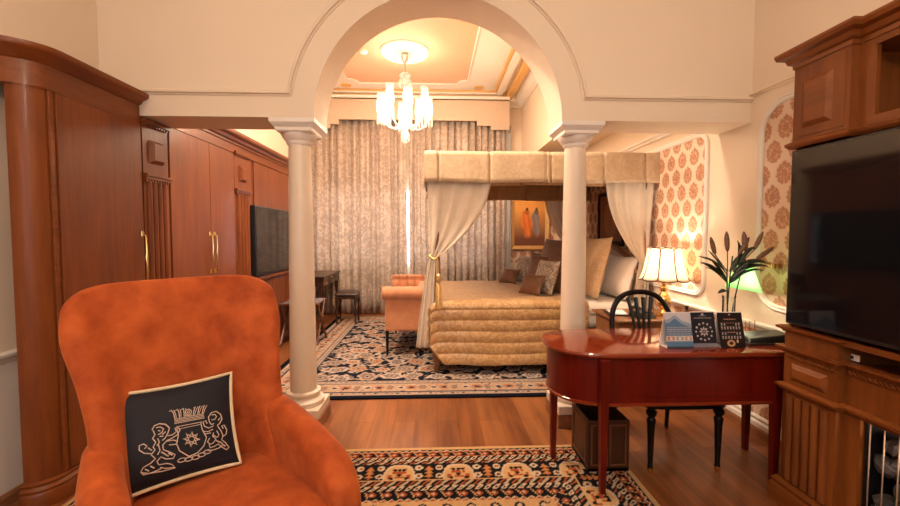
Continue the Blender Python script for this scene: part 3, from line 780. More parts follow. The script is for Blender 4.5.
obj('seat_cushion', softbox(-.30, .30, -.42, .26, .30, .435, .02), M['velvet'], ac, sub=1)
obj('seat_base', MB().box(-.33, .33, -.38, .30, .13, .31), M['velvet'], ac, bevel=.03)
for sx in (-1, 1):
    for y in (-.34, .28): obj('leg', MB().lathe([(.014, 0), (.026, .15)], (sx*.30, y, 0), 12), M['darkwood'], ac, smooth='auto')

# embroidered cushion on the armchair; outline in photo-independent cushion units
CU = (.44, .385, .12)
cu, mt = pillow('throw_pillow', 'navy cushion with embroidered lion crest on the orange armchair', 'cushion', (-1.005, 1.575, .475), *CU, math.radians(40), 25, M['navy'], edge=.0075, roll=1.5, puff=.62)
for ch in cu.children:
    if ch.name.startswith('piping'): ch.data.materials[0] = M['cord']; ch['label'] = 'cream corded edge'
def crest():
    Q = [(25, 115), (470, 12), (492, 350), (105, 500)]   # corners TL TR BR BL of the working frame
    def uv(x, y):
        u = v = .5
        for _ in range(12):
            a = [(1-u)*(1-v), u*(1-v), u*v, (1-u)*v]
            px = sum(a[i]*Q[i][0] for i in range(4)); py = sum(a[i]*Q[i][1] for i in range(4))
            du = ((1-v)*(Q[1][0]-Q[0][0])+v*(Q[2][0]-Q[3][0]), (1-v)*(Q[1][1]-Q[0][1])+v*(Q[2][1]-Q[3][1]))
            dv = ((1-u)*(Q[3][0]-Q[0][0])+u*(Q[2][0]-Q[1][0]), (1-u)*(Q[3][1]-Q[0][1])+u*(Q[2][1]-Q[1][1]))
            det = du[0]*dv[1]-du[1]*dv[0]; ex, ey = x-px, y-py
            u += (ex*dv[1]-ey*dv[0])/det; v += (du[0]*ey-du[1]*ex)/det
        return 2*u-1, 1-2*v
    w, h, t = CU
    def P3(x, y):
        u, v = uv(x, y); th = t/2*((1-abs(u)**2.6)*(1-abs(v)**2.6))**.62
        return (w/2*u*(1-.063*(1-v*v)), -th-.0006, h/2*v*(1-.07*(1-u*u))+h/2)
    S = []
    def st(pts, r=2.0, close=False):
        if close: pts = pts+[pts[0]]
        P = []
        for a, b in zip(pts, pts[1:]):
            k = max(1, int(math.hypot(b[0]-a[0], b[1]-a[1])/9))
            P += [(a[0]+(b[0]-a[0])*i/k, a[1]+(b[1]-a[1])*i/k) for i in range(k)]
        P.append(pts[-1]); S.append(([P3(*p) for p in P], r*.00062))
    def circ(x, y, a, b, th=0, r=1.8):
        st([(x+a*math.cos(q)*math.cos(th)-b*math.sin(q)*math.sin(th), y+a*math.cos(q)*math.sin(th)+b*math.sin(q)*math.cos(th)) for q in [2*PI*i/14 for i in range(14)]], r, True)
    # crown
    for dy in (0, 6, 12, 18): st([(257+dy*.1, 203+dy*.9), (362+dy*.15, 178+dy*.9)], 2.4)
    st([(266, 232), (356, 210)], 2.6)
    for i, (x, y) in enumerate(((259, 200), (275, 196), (291, 192), (323, 185), (339, 181), (356, 178))):
        dx = (-16, -10, -6, 6, 8, 8)[i]; st([(x, y), (x+dx*.4, y-22), (x+dx, y-34), (x+dx-6, y-28)], 3)
        st([(x+5, y-2), (x+dx*.4+7, y-20), (x+dx+9, y-34)], 2.2)
    circ(305, 172, 11, 10, 0, 3); circ(305, 172, 4, 4, 0, 2.5); st([(296, 188), (318, 184)], 3)
    # shield and star
    st([(268, 236), (276, 262), (273, 296), (285, 322), (318, 342), (345, 328), (366, 300), (374, 268), (358, 238), (352, 214)], 3.2)
    st([(276, 240), (350, 220)], 2)
    st([(322+(29 if i % 2 == 0 else 15)*math.cos(2*PI*i/16), 277+(29 if i % 2 == 0 else 15)*math.sin(2*PI*i/16)) for i in range(16)], 2.4, True)
    st([(322+(22 if i % 2 == 0 else 14)*math.cos(2*PI*i/16), 277+(22 if i % 2 == 0 else 14)*math.sin(2*PI*i/16)) for i in range(16)], 2.6, True)
    circ(322, 277, 11, 11, 0, 3)
    # left lion
    for L in ([(186, 244), (192, 228), (208, 220), (228, 222), (243, 236), (240, 256), (232, 276), (224, 284)],
              [(190, 246), (198, 262), (192, 276), (204, 290), (198, 308), (206, 318), (196, 336), (212, 350), (200, 366), (180, 380), (176, 396), (186, 406), (214, 398), (236, 386)],
              [(198, 236), (212, 232), (224, 240), (220, 254), (208, 262)], [(206, 246), (214, 248)],
              [(240, 266), (256, 262), (268, 250), (262, 236), (272, 232), (280, 244), (272, 262), (254, 276), (240, 284), (228, 300)],
              [(240, 286), (262, 282), (276, 288), (270, 298), (248, 300)],
              [(228, 300), (232, 318), (252, 326), (272, 336), (268, 350), (246, 352), (228, 344), (218, 360), (226, 372), (250, 368), (268, 372), (276, 382), (250, 386), (232, 382)],
              [(196, 332), (174, 330), (156, 318), (154, 302), (166, 296), (178, 304), (172, 314)], [(196, 320), (182, 310)],
              [(214, 300), (222, 320), (216, 336)], [(208, 276), (216, 290), (210, 304)], [(222, 262), (232, 250)], [(214, 268), (226, 268)],
              [(176, 398), (200, 402), (240, 396), (280, 384)]): st(L, 3.3)
    for x, y in ((232, 330), (244, 338), (256, 334), (206, 380), (192, 390)): st([(x-6, y-4), (x+8, y+4)], 4)
    # right lion
    for L in ([(384, 208), (380, 190), (392, 172), (410, 166), (428, 176), (434, 194), (424, 212), (414, 220)],
              [(392, 182), (404, 178), (412, 186), (404, 198), (392, 200)], [(384, 208), (392, 218), (402, 214)],
              [(400, 222), (382, 232), (366, 226), (360, 210), (370, 204), (376, 216)], [(398, 236), (380, 246), (364, 246), (366, 256), (390, 250)],
              [(416, 222), (428, 238), (436, 256), (430, 272), (444, 282), (456, 298), (446, 308), (430, 300), (416, 290), (402, 300), (388, 306), (384, 296), (400, 286), (408, 272), (396, 262), (400, 248)],
              [(432, 262), (448, 250), (452, 232), (442, 216), (432, 220), (438, 230)], [(412, 240), (420, 254), (414, 266)],
              [(418, 200), (426, 190)], [(386, 270), (378, 284), (386, 292)], [(436, 290), (420, 304), (398, 314), (380, 318)]): st(L, 3.3)
    for x, y in ((414, 280), (426, 284), (436, 292), (404, 262)): st([(x-6, y-4), (x+7, y+3)], 4)
    for x, y in ((296, 356), (318, 352), (340, 345), (360, 334), (378, 322)): circ(x, y, 13, 7, -.35, 3)
    return S
m = MB()
for P, r_ in crest(): m.tube(P, r_, 5)
o = obj('embroidered_crest', m.xf(mt), M['thread'], cu); o['label'] = 'cream embroidered crest of a crowned shield between two lions'

# coffee table at the bottom edge
t = thing('coffee_table', 'round polished wooden table at the very bottom centre edge', 'table', (.01, 1.04, RZ))
obj('table_top', MB().lathe([(.36, .405), (.395, .415), (.40, .428), (.39, .44), (.0, .442)], n=56), M['cab_h'], t, smooth='auto')
obj('pedestal', MB().lathe([(.20, 0), (.20, .03), (.05, .06), (.04, .2), (.06, .36), (.20, .405)], n=24), M['cab'], t, smooth='auto')

# ------------------------------------------------------------------ red desk
DZ = .795
dk = thing('writing_desk', 'red mahogany oval writing desk with tapered legs at right', 'desk', (1.43, 2.44, 0))
def oval(x0, x1, y0, y1, rl, rr, n=18):
    cy, b = (y0+y1)/2, (y1-y0)/2; p = []
    for i in range(n+1):
        q = -PI/2+PI*i/n; p.append((x1-rr+rr*abs(math.cos(q))**.85, cy+b*math.copysign(abs(math.sin(q))**.85, math.sin(q))))
    for i in range(n+1):
        q = PI/2+PI*i/n; p.append((x0+rl-rl*abs(math.cos(q))**.85, cy+b*math.copysign(abs(math.sin(q))**.85, math.sin(q))))
    return p
o1 = oval(.69, 2.22, 2.14, 2.735, .36, .30); o2 = oval(.715, 2.20, 2.165, 2.71, .35, .29)
m = MB(); kz = [(0, DZ-.028), (.006, DZ-.024), (.008, DZ-.012), (.004, DZ-.002), (-.004, DZ)]
rings = []
cxo, cyo = 1.44, 2.445
for d_, z in [(-.012, DZ-.03)]+kz:
    rings.append([(x+(x-cxo)*d_/.6, y+(y-cyo)*d_/.28, z) for x, y in o1])
k = len(o1); vs = [p for R in rings for p in R]
fs = [(j*k+i, j*k+(i+1)%k, (j+1)*k+(i+1)%k, (j+1)*k+i) for j in range(len(rings)-1) for i in range(k)]+[tuple(range(k))[::-1], tuple((len(rings)-1)*k+i for i in range(k))]
obj('desk_top', m.add(vs, fs), M['mahog_top'], dk, smooth='auto', world=True)
inner = [(cxo+(x-cxo)*.972, cyo+(y-cyo)*.93) for x, y in o2]
m = MB()
vs = [(x, y, .487) for x, y in o2]+[(x, y, DZ-.03) for x, y in o2]+[(x, y, .487) for x, y in inner]+[(x, y, DZ-.03) for x, y in inner]
fs = []
for i in range(k):
    j = (i+1) % k; fs += [(i, j, j+k, i+k), (j+2*k, i+2*k, i+3*k, j+3*k), (j, i, i+2*k, j+2*k), (i+k, j+k, j+3*k, i+3*k)]
obj('apron', m.add(vs, fs), M['mahog'], dk, smooth='auto', world=True)
obj('beading', MB().sweep([(x, y, .497) for x, y in o2], [(.0, -.012), (.006, -.008), (.006, .004), (0, .008)], closed=True), M['mahog_top'], dk, world=True)
for x in (1.02, 1.30, 1.60, 1.88):
    pass
m = MB(); raised(m, 0, 0, 0, 0, 0) if False else None
for x0, x1 in ((1.08, 1.80),):
    m = MB().sweep([(x0, 2.166, .54), (x1, 2.166, .54), (x1, 2.166, .745), (x0, 2.166, .745)], [(-.003, 0), (-.003, .004), (.003, .004), (.003, 0)], (0,-1,0), True)
    obj('drawer_beading', m, M['mahog'], dk, world=True)
for x, y in ((.935, 2.135), (.768, 2.505), (1.945, 2.165), (2.105, 2.57)):
    obj('leg', MB().frustum(x-.015, x+.015, y-.015, y+.015, RZ if x < 1 else 0, x-.026, x+.026, y-.026, y+.026, .765), M['mahog'], dk, bevel=.002, world=True)

# ------------------------------------------------------------------ desk chair
ch = thing('desk_chair', 'black hoop-back wooden chair behind the red desk', 'chair', (1.53, 2.62, 0))
def leg_turned(x, y):
    return MB().lathe([(.011, 0), (.017, .01), (.017, .03)], (x, y, 0), 14), MB().lathe([(.017, .03), (.014, .05), (.022, .29), (.027, .33), (.017, .345), (.028, .36), (.032, .38), (.017, .395), (.027, .40), (.028, .44)], (x, y, 0), 14)
for x in (-.211, .211):
    a, b = leg_turned(x, -.284); lg = obj('leg', b, M['ebony'], ch, smooth='auto'); obj('brass_tip', a, M['brass'], lg, smooth='auto')
for x in (-.20, .20):
    lg = obj('leg', MB().tube([(x, .24, .0), (x, .225, .2), (x, .20, .43)], [.013, .016, .02], 10), M['ebony'], ch, smooth='auto')
    obj('brass_tip', MB().lathe([(.014, 0), (.014, .025)], (x, .24, 0), 12), M['brass'], lg)
obj('seat_frame', MB().prism([(-.245, -.30), (-.12, -.325), (.12, -.325), (.245, -.30), (.215, .21), (-.215, .21)], .40, .465), M['ebony'], ch, bevel=.008)
obj('seat', softbox(-.215, .215, -.265, .19, .455, .485, .02), M['leather'], ch, sub=1)
def yb(z): return .20+.10*((z-.45)/.58)**1.4
hoop = []
for i in range(33):
    q = PI*i/32; x = -.222*math.copysign(abs(math.cos(q))**.8, math.cos(q)); z = .78+.245*math.sin(q)**.85
    hoop.append((x, yb(z), z))
hoop = [(-.19, yb(.47)-.01, .44), (-.205, yb(.55), .55), (-.222, yb(.68), .68)]+hoop+[(.222, yb(.68), .68), (.205, yb(.55), .55), (.19, yb(.47)-.01, .44)]
obj('back_hoop', MB().tube(hoop, .019, 10), M['ebony'], ch, smooth='auto')
for i in range(4):
    s = (i-1.5)
    P = [(s*.030+.0, yb(z), z) if z < .66 else (s*(.030+.030*((z-.66)/.33)**1.6), yb(z), z) for z in (.47, .56, .66, .75, .84, .92, .985)]
    obj('splat', MB().tube([(p[0], p[1], p[2]) for p in P], [.009, .010, .010, .010, .012, .014, .016], 8), M['ebony'], ch, smooth='auto')
obj('splat_collar', MB().box(-.062, .062, yb(.76)-.012, yb(.76)+.012, .752, .770), M['ebony'], ch, bevel=.004)

# waste bin
wbn = thing('waste_bin', 'dark wooden panelled waste bin on the rug beneath the red desk', 'bin', (1.057, 2.475, RZ))
w_, d_, h_ = .128, .142, .315
m = MB().box(-w_, w_, -d_, -d_+.012, 0, h_).box(-w_, w_, d_-.012, d_, 0, h_).box(-w_, -w_+.012, -d_+.012, d_-.012, 0, h_).box(w_-.012, w_, -d_+.012, d_-.012, 0, h_).box(-w_, w_, -d_, d_, 0, .02)
obj('body', m, M['darkwood'], wbn, bevel=.002)
for s in (-1, 1):
    for a0, a1 in ((-.105, -.01), (.01, .105)):
        m = MB().sweep([(a0, s*d_, .04), (a1, s*d_, .04), (a1, s*d_, h_-.03), (a0, s*d_, h_-.03)], [(-.004, 0), (-.004, .005), (.004, .005), (.004, 0)], (0, s, 0), True)
        obj('panel_frame', m, M['rackwood'], wbn)
    m = MB().sweep([(s*w_, -.11, .04), (s*w_, .11, .04), (s*w_, .11, h_-.03), (s*w_, -.11, h_-.03)], [(-.004, 0), (-.004, .005), (.004, .005), (.004, 0)], (s, 0, 0), True)
    obj('panel_frame', m, M['rackwood'], wbn)

# ------------------------------------------------------------------ desk top items
def card_blue(U, V):
    u, v = U/.16, V/.205; c = np.ones(U.shape+(3,))*np.array((.60, .55, .60))
    hill = .80+.12*np.exp(-((u-.38)/.16)**2)-.25*np.clip(u-.5, 0, 1)
    c[v < hill-.1] = (.10, .20, .34); c[(v < hill) & (v > hill-.1)] = (.30, .36, .45)
    rg = np.random.default_rng(3); 
    for r0 in (.40, .46, .52, .58):
        c[(np.abs(v-r0) < .012) & (np.mod(u*22+r0*50, 1) < .62) & (u > .06) & (u < .94)] = (.55, .42, .38)
    b = (v > .20) & (v < .345); c[b] = (.62, .56, .52)
    for k in range(3):
        q = b & (np.abs(u-.18-.32*k) < .13) & (v < .325) & (v > .22); c[q] = ((.45, .20, .12), (.30, .32, .36), (.52, .30, .18))[k]
        c[q & (np.hypot(u-.18-.32*k, (v-.27)*1.2) < .05)] = (.70, .62, .55)
    c[v < .05] = (.05, .06, .09); return c
def card_star(U, V):
    u, v = U/.145, V/.205; c = np.ones(U.shape+(3,))*np.array((.022, .022, .030)); cr = np.array((.62, .50, .46))
    a = np.arctan2(v-.44, (u-.5)*.71); r = np.hypot((u-.5)*.71, v-.44)
    c[r < .105+.035*np.cos(8*a)] = cr; c[(r < .06)] = (.06, .06, .09); c[r < .025] = (.35, .38, .5)
    for k in range(12):
        q = 2*PI*k/12; c[np.hypot((u-.5)*.71-.235*math.cos(q), v-.44-.235*math.sin(q)) < .028] = cr
    c[(np.abs(v-.82) < .010) & (np.mod(u*16, 1) < .7) & (u > .12) & (u < .88)] = cr*.8
    c[np.hypot((u-.5)*.5, v-.925) < .03] = cr; c[(np.abs(v-.88) < .006) & (np.abs(u-.5) < .16)] = cr*.7
    c[v < .11] = (.22, .22, .26); return c
def card_glass(U, V):
    u, v = U/.145, V/.205; c = np.ones(U.shape+(3,))*np.array((.020, .014, .014)); cr = np.array((.50, .40, .38))
    c[(np.abs(v-.80) < .016) & (np.mod(u*13, 1) < .75) & (u > .25) & (u < .75)] = (.45, .22, .12)
    c[np.hypot((u-.5)*.6, v-.93) < .025] = (.5, .3, .2)
    for j, vy in enumerate((.66, .55, .40, .29)):
        for k in range(7):
            x = .14+.12*k
            if j in (0, 2) and 1 < k < 5:
                c[(np.abs(v-vy-.03) < .009) & (np.abs(u-x) < .045)] = (.55, .32, .22); continue
            t_ = (v-vy)/.035; c[(np.abs(t_) < 1) & (np.abs(u-x) < .018+.016*np.abs(t_-(.2 if k % 2 else -.3)))] = cr
    a = np.hypot((u-.45)*.9, (v-.125)*1.6)
    c[(a < .15) & (a > .075)] = (.62, .34, .18); c[(np.hypot((u-.72), (v-.18)) < .045)] = (.7, .42, .25)
    return c
def tent_card(x, y, w, fn, label, rz=0):
    e = thing('tent_card', label, 'card', (x, y, DZ+.0005), rz, 'printed tent cards on the red desk')
    h, sp = .207, .045; cz = math.sqrt(h*h-sp*sp)/h
    e.location = (0,0,0)
    painted('front_face', (-w/2, -sp, 0), (1,0,0), (0, sp/h, cz), w, h, .0022, fn, M['card'], e, .002)
    obj('back_face', MB().add([(-w/2, sp, 0), (w/2, sp, 0), (w/2, 0, h*cz), (-w/2, 0, h*cz), (-w/2, sp-.002, 0), (w/2, sp-.002, 0), (w/2, -.002, h*cz-.002), (-w/2, -.002, h*cz-.002)],
        [(0,1,2,3),(7,6,5,4),(0,4,5,1),(1,5,6,2),(2,6,7,3),(3,7,4,0)]), M['paper'], e)['label'] = 'white back leaf'
    obj('foot_strip', MB().box(-w/2, w/2, -sp+.002, sp-.003, 0, .0015), M['paper'], e)
    e.location = (x, y, DZ+.0005)
tent_card(1.424, 2.275, .157, card_blue, 'blue and white printed tent card with small pictures, leftmost on the desk', 0)
tent_card(1.583, 2.29, .143, card_star, 'dark tent card with a round star emblem, between the other two cards', 0)
tent_card(1.738, 2.275, .148, card_glass, 'black tent card with rows of drawn glasses, next to the leather folder', 0)
ft = thing('desk_folder', 'black leather desk folder lying beside the tent cards', 'folder', (2.005, 2.325, DZ))
obj('tray', MB().prism([(-.14, -.06), (.14, -.06), (.15, .10), (-.12, .12)], 0, .012), M['blackleather'], ft, bevel=.003)
obj('cover', MB().add([(-.13,-.045,.012),(.14,-.045,.012),(.14,.09,.012),(-.11,.11,.012),(-.12,-.03,.034),(.14,-.04,.06),(.14,.08,.062),(-.10,.09,.05)], [(0,3,2,1),(4,5,6,7),(0,1,5,4),(1,2,6,5),(2,3,7,6),(3,0,4,7)]), M['blackleather'], ft, bevel=.008)
eg = thing('letter_rack', 'small brass wire letter rack behind the black folder', 'rack', (2.10, 2.58, DZ))
for dx in (-.03, .035):
    obj('wire_loop', MB().tube([(dx-.02, 0, .004), (dx-.018, 0, .075), (dx+.018, 0, .08), (dx+.02, 0, .004)], .0025, 6), M['brass'], eg)
obj('base_plate', MB().box(-.06, .06, -.02, .02, 0, .004), M['brass'], eg)

# lilies in a glass vase
VX, VY = 1.885, 2.47
vs_ = thing('flower_vase', 'clear glass vase of dark lily buds on the red desk', 'vase', (VX, VY, DZ))
obj('glass_vase', MB().lathe([(.034, 0), (.036, .01), (.036, .255), (.039, .265), (.036, .265), (.032, .25), (.032, .015), (0, .012)], n=24), M['glass'], vs_, smooth='auto')
obj('water', MB().lathe([(.0, .014), (.031, .016), (.031, .12), (0, .12)], n=20), glass('vase_water', (.93, .96, .95), .15), vs_, smooth='auto')
def local(px_x, z, y=VY): return (px_x-VX, y-VY, z-DZ)
def leaf(P, w, parent, mat, n=9):
    """lanceolate blade along a bezier P0..P2 with a folded midrib"""
    P = [Vector(p) for p in P]; m = MB(); vs = []
    for i in range(n):
        q = i/(n-1); p = P[0]*(1-q)**2+P[1]*2*q*(1-q)+P[2]*q*q
        t = (P[1]-P[0])*(1-q)+(P[2]-P[1])*q; t.normalize()
        sd = t.cross(Vector((0, -.6, .8))).normalized(); up = sd.cross(t)
        ww = w*(math.sin(PI*min(1, q*.93+.06)))**.7
        vs += [p+sd*ww+up*ww*.25, p, p-sd*ww+up*ww*.25]
    fs = []
    for i in range(n-1): a = 3*i; fs += [(a, a+1, a+4, a+3), (a+1, a+2, a+5, a+4)]
    obj('leaf', m.add(vs, fs), mat, parent, smooth=True, solid=.0015)
T0 = (.0, 0, .03)
stems = [((0, 0, .02), (-.012, 0, .25), (-.02, .0, .44)), ((.008, 0, .02), (.03, 0, .28), (.10, 0, .50)), ((-.008, .01, .02), (0, .01, .3), (.03, .02, .52))]
for a, b, c in stems:
    A, B, C_ = map(Vector, (a, b, c)); obj('stem', MB().tube([A*(1-q)**2+B*2*q*(1-q)+C_*q*q for q in [i/8 for i in range(9)]], .004, 6), M['stem'], vs_, smooth=True)
LV = [((-.02, 0, .40), (-.10, -.02, .50), (-.23, -.03, .52), .017), ((-.01, 0, .34), (-.10, 0, .44), (-.17, -.02, .45), .011), ((-.015, 0, .36), (-.08, .02, .47), (-.12, .02, .50), .018),
      ((0, 0, .36), (.08, -.02, .50), (.24, -.03, .45), .018), ((.02, 0, .40), (.12, -.02, .54), (.22, -.04, .47), .013), ((.02, 0, .36), (.10, -.03, .46), (.19, -.04, .43), .010),
      ((-.02, 0, .36), (-.09, 0, .46), (-.20, .0, .48), .018), ((.05, 0, .44), (.16, 0, .53), (.30, .02, .45), .019), ((-.02, 0, .30), (-.05, -.02, .31), (-.09, -.02, .285), .014),
      ((.0, 0, .42), (.05, 0, .52), (.11, .02, .53), .016), ((.06, 0, .46), (.10, 0, .57), (.17, 0, .58), .013), ((-.03, 0, .42), (-.09, 0, .50), (-.15, 0, .56), .013),
      ((.06, .01, .46), (.08, .01, .56), (.05, .01, .62), .015), ((-.03, 0, .38), (-.10, .0, .44), (-.17, .0, .47), .019), ((.0, 0, .35), (.07, .0, .40), (.11, -.02, .50), .018)]
for a, b, c, w in LV: leaf((a, b, c), w, vs_, M['leaf'])
for (x, z, dx, dz, L, r_) in ((-.10, .53, -.28, .95, .12, .014), (-.02, .55, -.08, 1, .13, .015), (.055, .53, .50, .86, .13, .014), (.10, .55, -.14, 1, .13, .017), (.155, .56, .42, .9, .13, .014), (.17, .50, .80, .55, .14, .015)):
    D = Vector((dx, 0, dz)).normalized(); P0 = Vector((x, 0, z))
    obj('flower_stalk', MB().tube([(.02 if x > .03 else -.015, 0, .42), P0], .003, 6), M['stem'], vs_)
    obj('lily_bud', MB().tube([P0+D*L*q for q in (0, .12, .35, .6, .8, .95, 1)], [r_*.35, r_*.75, r_, r_*.98, r_*.75, r_*.35, r_*.05], 8), M['bud'], vs_, smooth=True)

# green lamp on a brass wall arm
gl = thing('wall_lamp', 'green glass lamp shade glowing behind the lilies', 'lamp', (2.095, 2.62, 1.08))
def shade_fn(u, v):
    q = 2*PI*u; r0 = (.145 if v < .5 else .06); z = .0 if v == 0 else .165
    rr = .118-(.118-.046)*v; return (rr*math.cos(q)+.012*v, rr*.62*math.sin(q), .165*v-.02*math.cos(q)*(1-.4*v))
obj('lamp_shade', MB().grid(shade_fn, 28, 6, True), M['green'], gl, smooth=True, solid=.004)
obj('wall_arm', MB().tube([(.01, 0, .17), (.02, 0, .20), (.12, 0, .205), (.23, 0, .16), (.243, 0, .16)], .006, 8).lathe([(.03, 0), (.03, .03)], (.213, 0, .145), 16), M['brass'], gl, smooth='auto')
obj('bulb', MB().lathe([(.004, .04), (.02, .055), (.024, .08), (.014, .11), (.008, .15)], n=14), M['bulb'], gl, smooth=True)

# ------------------------------------------------------------------ television cabinet on the right
mc = thing('media_cabinet', 'tall carved teak media cabinet around the television at right', 'cabinet', (2.1, 1.15, 0))
PX, CX_ = 1.885, 1.925; CY0, CY1, PW = .22, 2.055, .285
def cbox(name, m, mat='cab', **k): return obj(name, m, M[mat], mc, world=True, **k)
cbox('side_body', MB().box(PX, XR-.03, CY1-PW, CY1, .10, .96)); cbox('side_body', MB().box(PX, XR-.03, CY0, CY0+PW, .10, .96))
cbox('center_body', MB().box(CX_, XR-.03, CY0+PW, CY1-PW, .64, .84).box(CX_, XR-.03, 1.70, CY1-PW, .10, .64).box(CX_, XR-.03, CY0+PW, .61, .10, .64).box(XR-.06, XR-.03, .61, 1.70, .1, .64).box(CX_, XR-.03, .61, 1.70, .06, .12))
cbox('back_panel', MB().box(2.18, XR-.03, CY0, CY1, .84, 2.36))
jog = lambda z, o=0: [(XR-.03, CY1, z), (PX, CY1, z), (PX, CY1-PW, z), (CX_, CY1-PW, z), (CX_, CY0+PW, z), (PX, CY0+PW, z), (PX, CY0, z), (XR-.03, CY0, z)]
flip = lambda pr_: [(a, b) for a, b in pr_]
cbox('plinth', MB().sweep(jog(0), flip([(-.02, 0), (.035, 0), (.035, .09), (.024, .105), (.028, .12), (.012, .14), (-.02, .14)])), 'cab_h')
cbox('ledge', MB().sweep(jog(.935), flip([(-.03, 0), (.006, 0), (.012, .01), (.028, .018), (.03, .03), (-.03, .03)])).box(PX, XR-.03, CY0, CY1, .938, .964), 'cab_h')
cbox('upper_moulding', MB().sweep(jog(.84), flip([(-.02, -.014), (.008, -.014), (.014, 0), (.028, .008), (.03, .02), (-.02, .02)])), 'cab_h')
cbox('lower_moulding', MB().sweep(jog(.638), flip([(-.02, -.02), (.008, -.02), (.014, -.006), (.026, .0), (.028, .014), (.010, .022), (-.02, .022)])), 'cab_h')
for seg in ((CY1-PW+.004, CY1, PX), (CY0+PW, CY1-PW, CX_)):
    k = int((seg[1]-seg[0])/.022); m = MB()
    for i in range(k): m.tube([(seg[2]-.004, seg[0]+.022*i, .803), (seg[2]-.007, seg[0]+.022*i+.011, .811), (seg[2]-.004, seg[0]+.022*i+.02, .819)], [.004, .007, .004], 6)
    cbox('rope_moulding', m, 'cab_matte')
for y0, y1 in ((CY1-PW, CY1), (CY0, CY0+PW)):
    m = MB(); n = 5; w = (y1-y0-.05)/n
    for i in range(n): c = y0+.025+w*(i+.5); m.tube([(PX, c, .15), (PX, c, .605)], w*.42, 12)
    cbox('reeding', m, smooth='auto')
    m = MB(); raised(m, y0+.045, y1-.045, .685, .775, PX, .018, -1); cbox('raised_panel', m, 'cab_h')
# upper part
cbox('upper_cupboard', MB().box(PX, XR-.03, CY1-PW, CY1, 1.93, 2.33)); cbox('upper_cupboard', MB().box(PX, XR-.03, CY0, CY0+PW, 1.93, 2.33))
cbox('side_post', MB().box(PX+.02, XR-.03, CY1-.012, CY1, .96, 1.93)); cbox('side_post', MB().box(PX+.02, XR-.03, CY0, CY0+.012, .96, 1.93))
cbox('open_shelf', MB().box(CX_, XR-.03, CY0+PW, CY1-PW, 1.93, 1.975).box(CX_, XR-.03, CY0+PW, CY1-PW, 2.28, 2.34).box(CX_, CX_+.02, CY1-PW-.07, CY1-PW, 1.975, 2.28).box(CX_, CX_+.02, CY0+PW, CY0+PW+.07, 1.975, 2.28))
cbox('bottom_moulding', MB().sweep(jog(1.90), flip([(-.02, 0), (.010, 0), (.022, .014), (.024, .026), (.006, .036), (-.02, .036)])), 'cab_h')
cbox('cornice', MB().sweep(jog(2.31), flip([(-.04, 0), (.006, 0), (.008, .02), (.022, .028), (.03, .05), (.055, .06), (.062, .078), (.062, .09), (-.04, .09)])).box(PX, XR-.03, CY0, CY1, 2.37, 2.395), 'cab_h')
for y0, y1 in ((CY1-PW, CY1), (CY0, CY0+PW)):
    m = MB().box(PX-.004, PX, y0+.02, y1-.02, 1.955, 2.29); d = cbox('cupboard_door', m)
    m = MB(); raised(m, y0+.075, y1-.055, 1.995, 2.235, PX-.004, .016, -1); obj('raised_panel', m, M['cab_h'], d, world=True)
# television
t = thing('television', 'huge black flat television set into the teak cabinet at right', 'television', (1.885, 1.225, .985))
obj('bezel', MB().box(-.02, .05, -.81, .81, 0, .90), M['black'], t, bevel=.004)
obj('screen', MB().box(-.0225, -.02, -.80, .80, .018, .89), M['screen'], t)
t = thing('power_socket', 'small white socket plate in the shelf gap below the television', 'socket', (1.95, 1.765, .866))
obj('plate', MB().box(-.004, .004, -.03, .03, 0, .03), M['paper'], t, bevel=.002); obj('socket_hole', MB().box(-.006, -.004, -.008, .008, .008, .022), M['black'], t)
# fireplace insert
fp = thing('fireplace', 'glass-fronted coal-effect fireplace with brass bars at lower right corner', 'fireplace', (2.037, 1.155, .12))
obj('firebox', MB().box(.19, .2, -.51, .51, 0, .51).box(-.09, .2, .53, .54, 0, .51).box(-.09, .2, -.515, -.50, 0, .51).box(-.09, .2, -.5, .54, 0, .012), M['black'], fp)
for i in range(96):
    rg = random.Random(i); x, y = rg.uniform(-.04, .14), (rg.uniform(.20, .50) if i < 70 else rg.uniform(-.46, .2)); x = (rg.uniform(-.055, .04) if i < 55 else x); z = .04+rg.uniform(0, .38)
    m = MB(); m.lathe([(.0, -.03), (.035, -.02), (.05, .005), (.036, .03), (0, .038)], (0,0,0), 7)
    m.v = [(a*rg.uniform(.8, 1.2), b*rg.uniform(.8, 1.3), c*rg.uniform(.8, 1.2)) for a, b, c in m.v]
    m.xf(Matrix.Translation((x, y, z)) @ Matrix.Rotation(rg.uniform(0, 3), 4, 'X')); obj('coal', m, M['floorpot'], fp)
for i in range(5): obj('log', MB().tube([(.02+.02*i, .45-.2*i, .36+.02*(i % 2)), (.06, .30-.2*i, .41), (.1, .2-.2*i, .38)], [.03, .035, .03], 9), M['rackwood'], fp, smooth='auto')
for i in range(18): obj('bar', MB().tube([(-.10, .51-.056*i, .012), (-.10, .51-.056*i, .50)], .003, 6), M['barmetal'], fp, smooth=True)

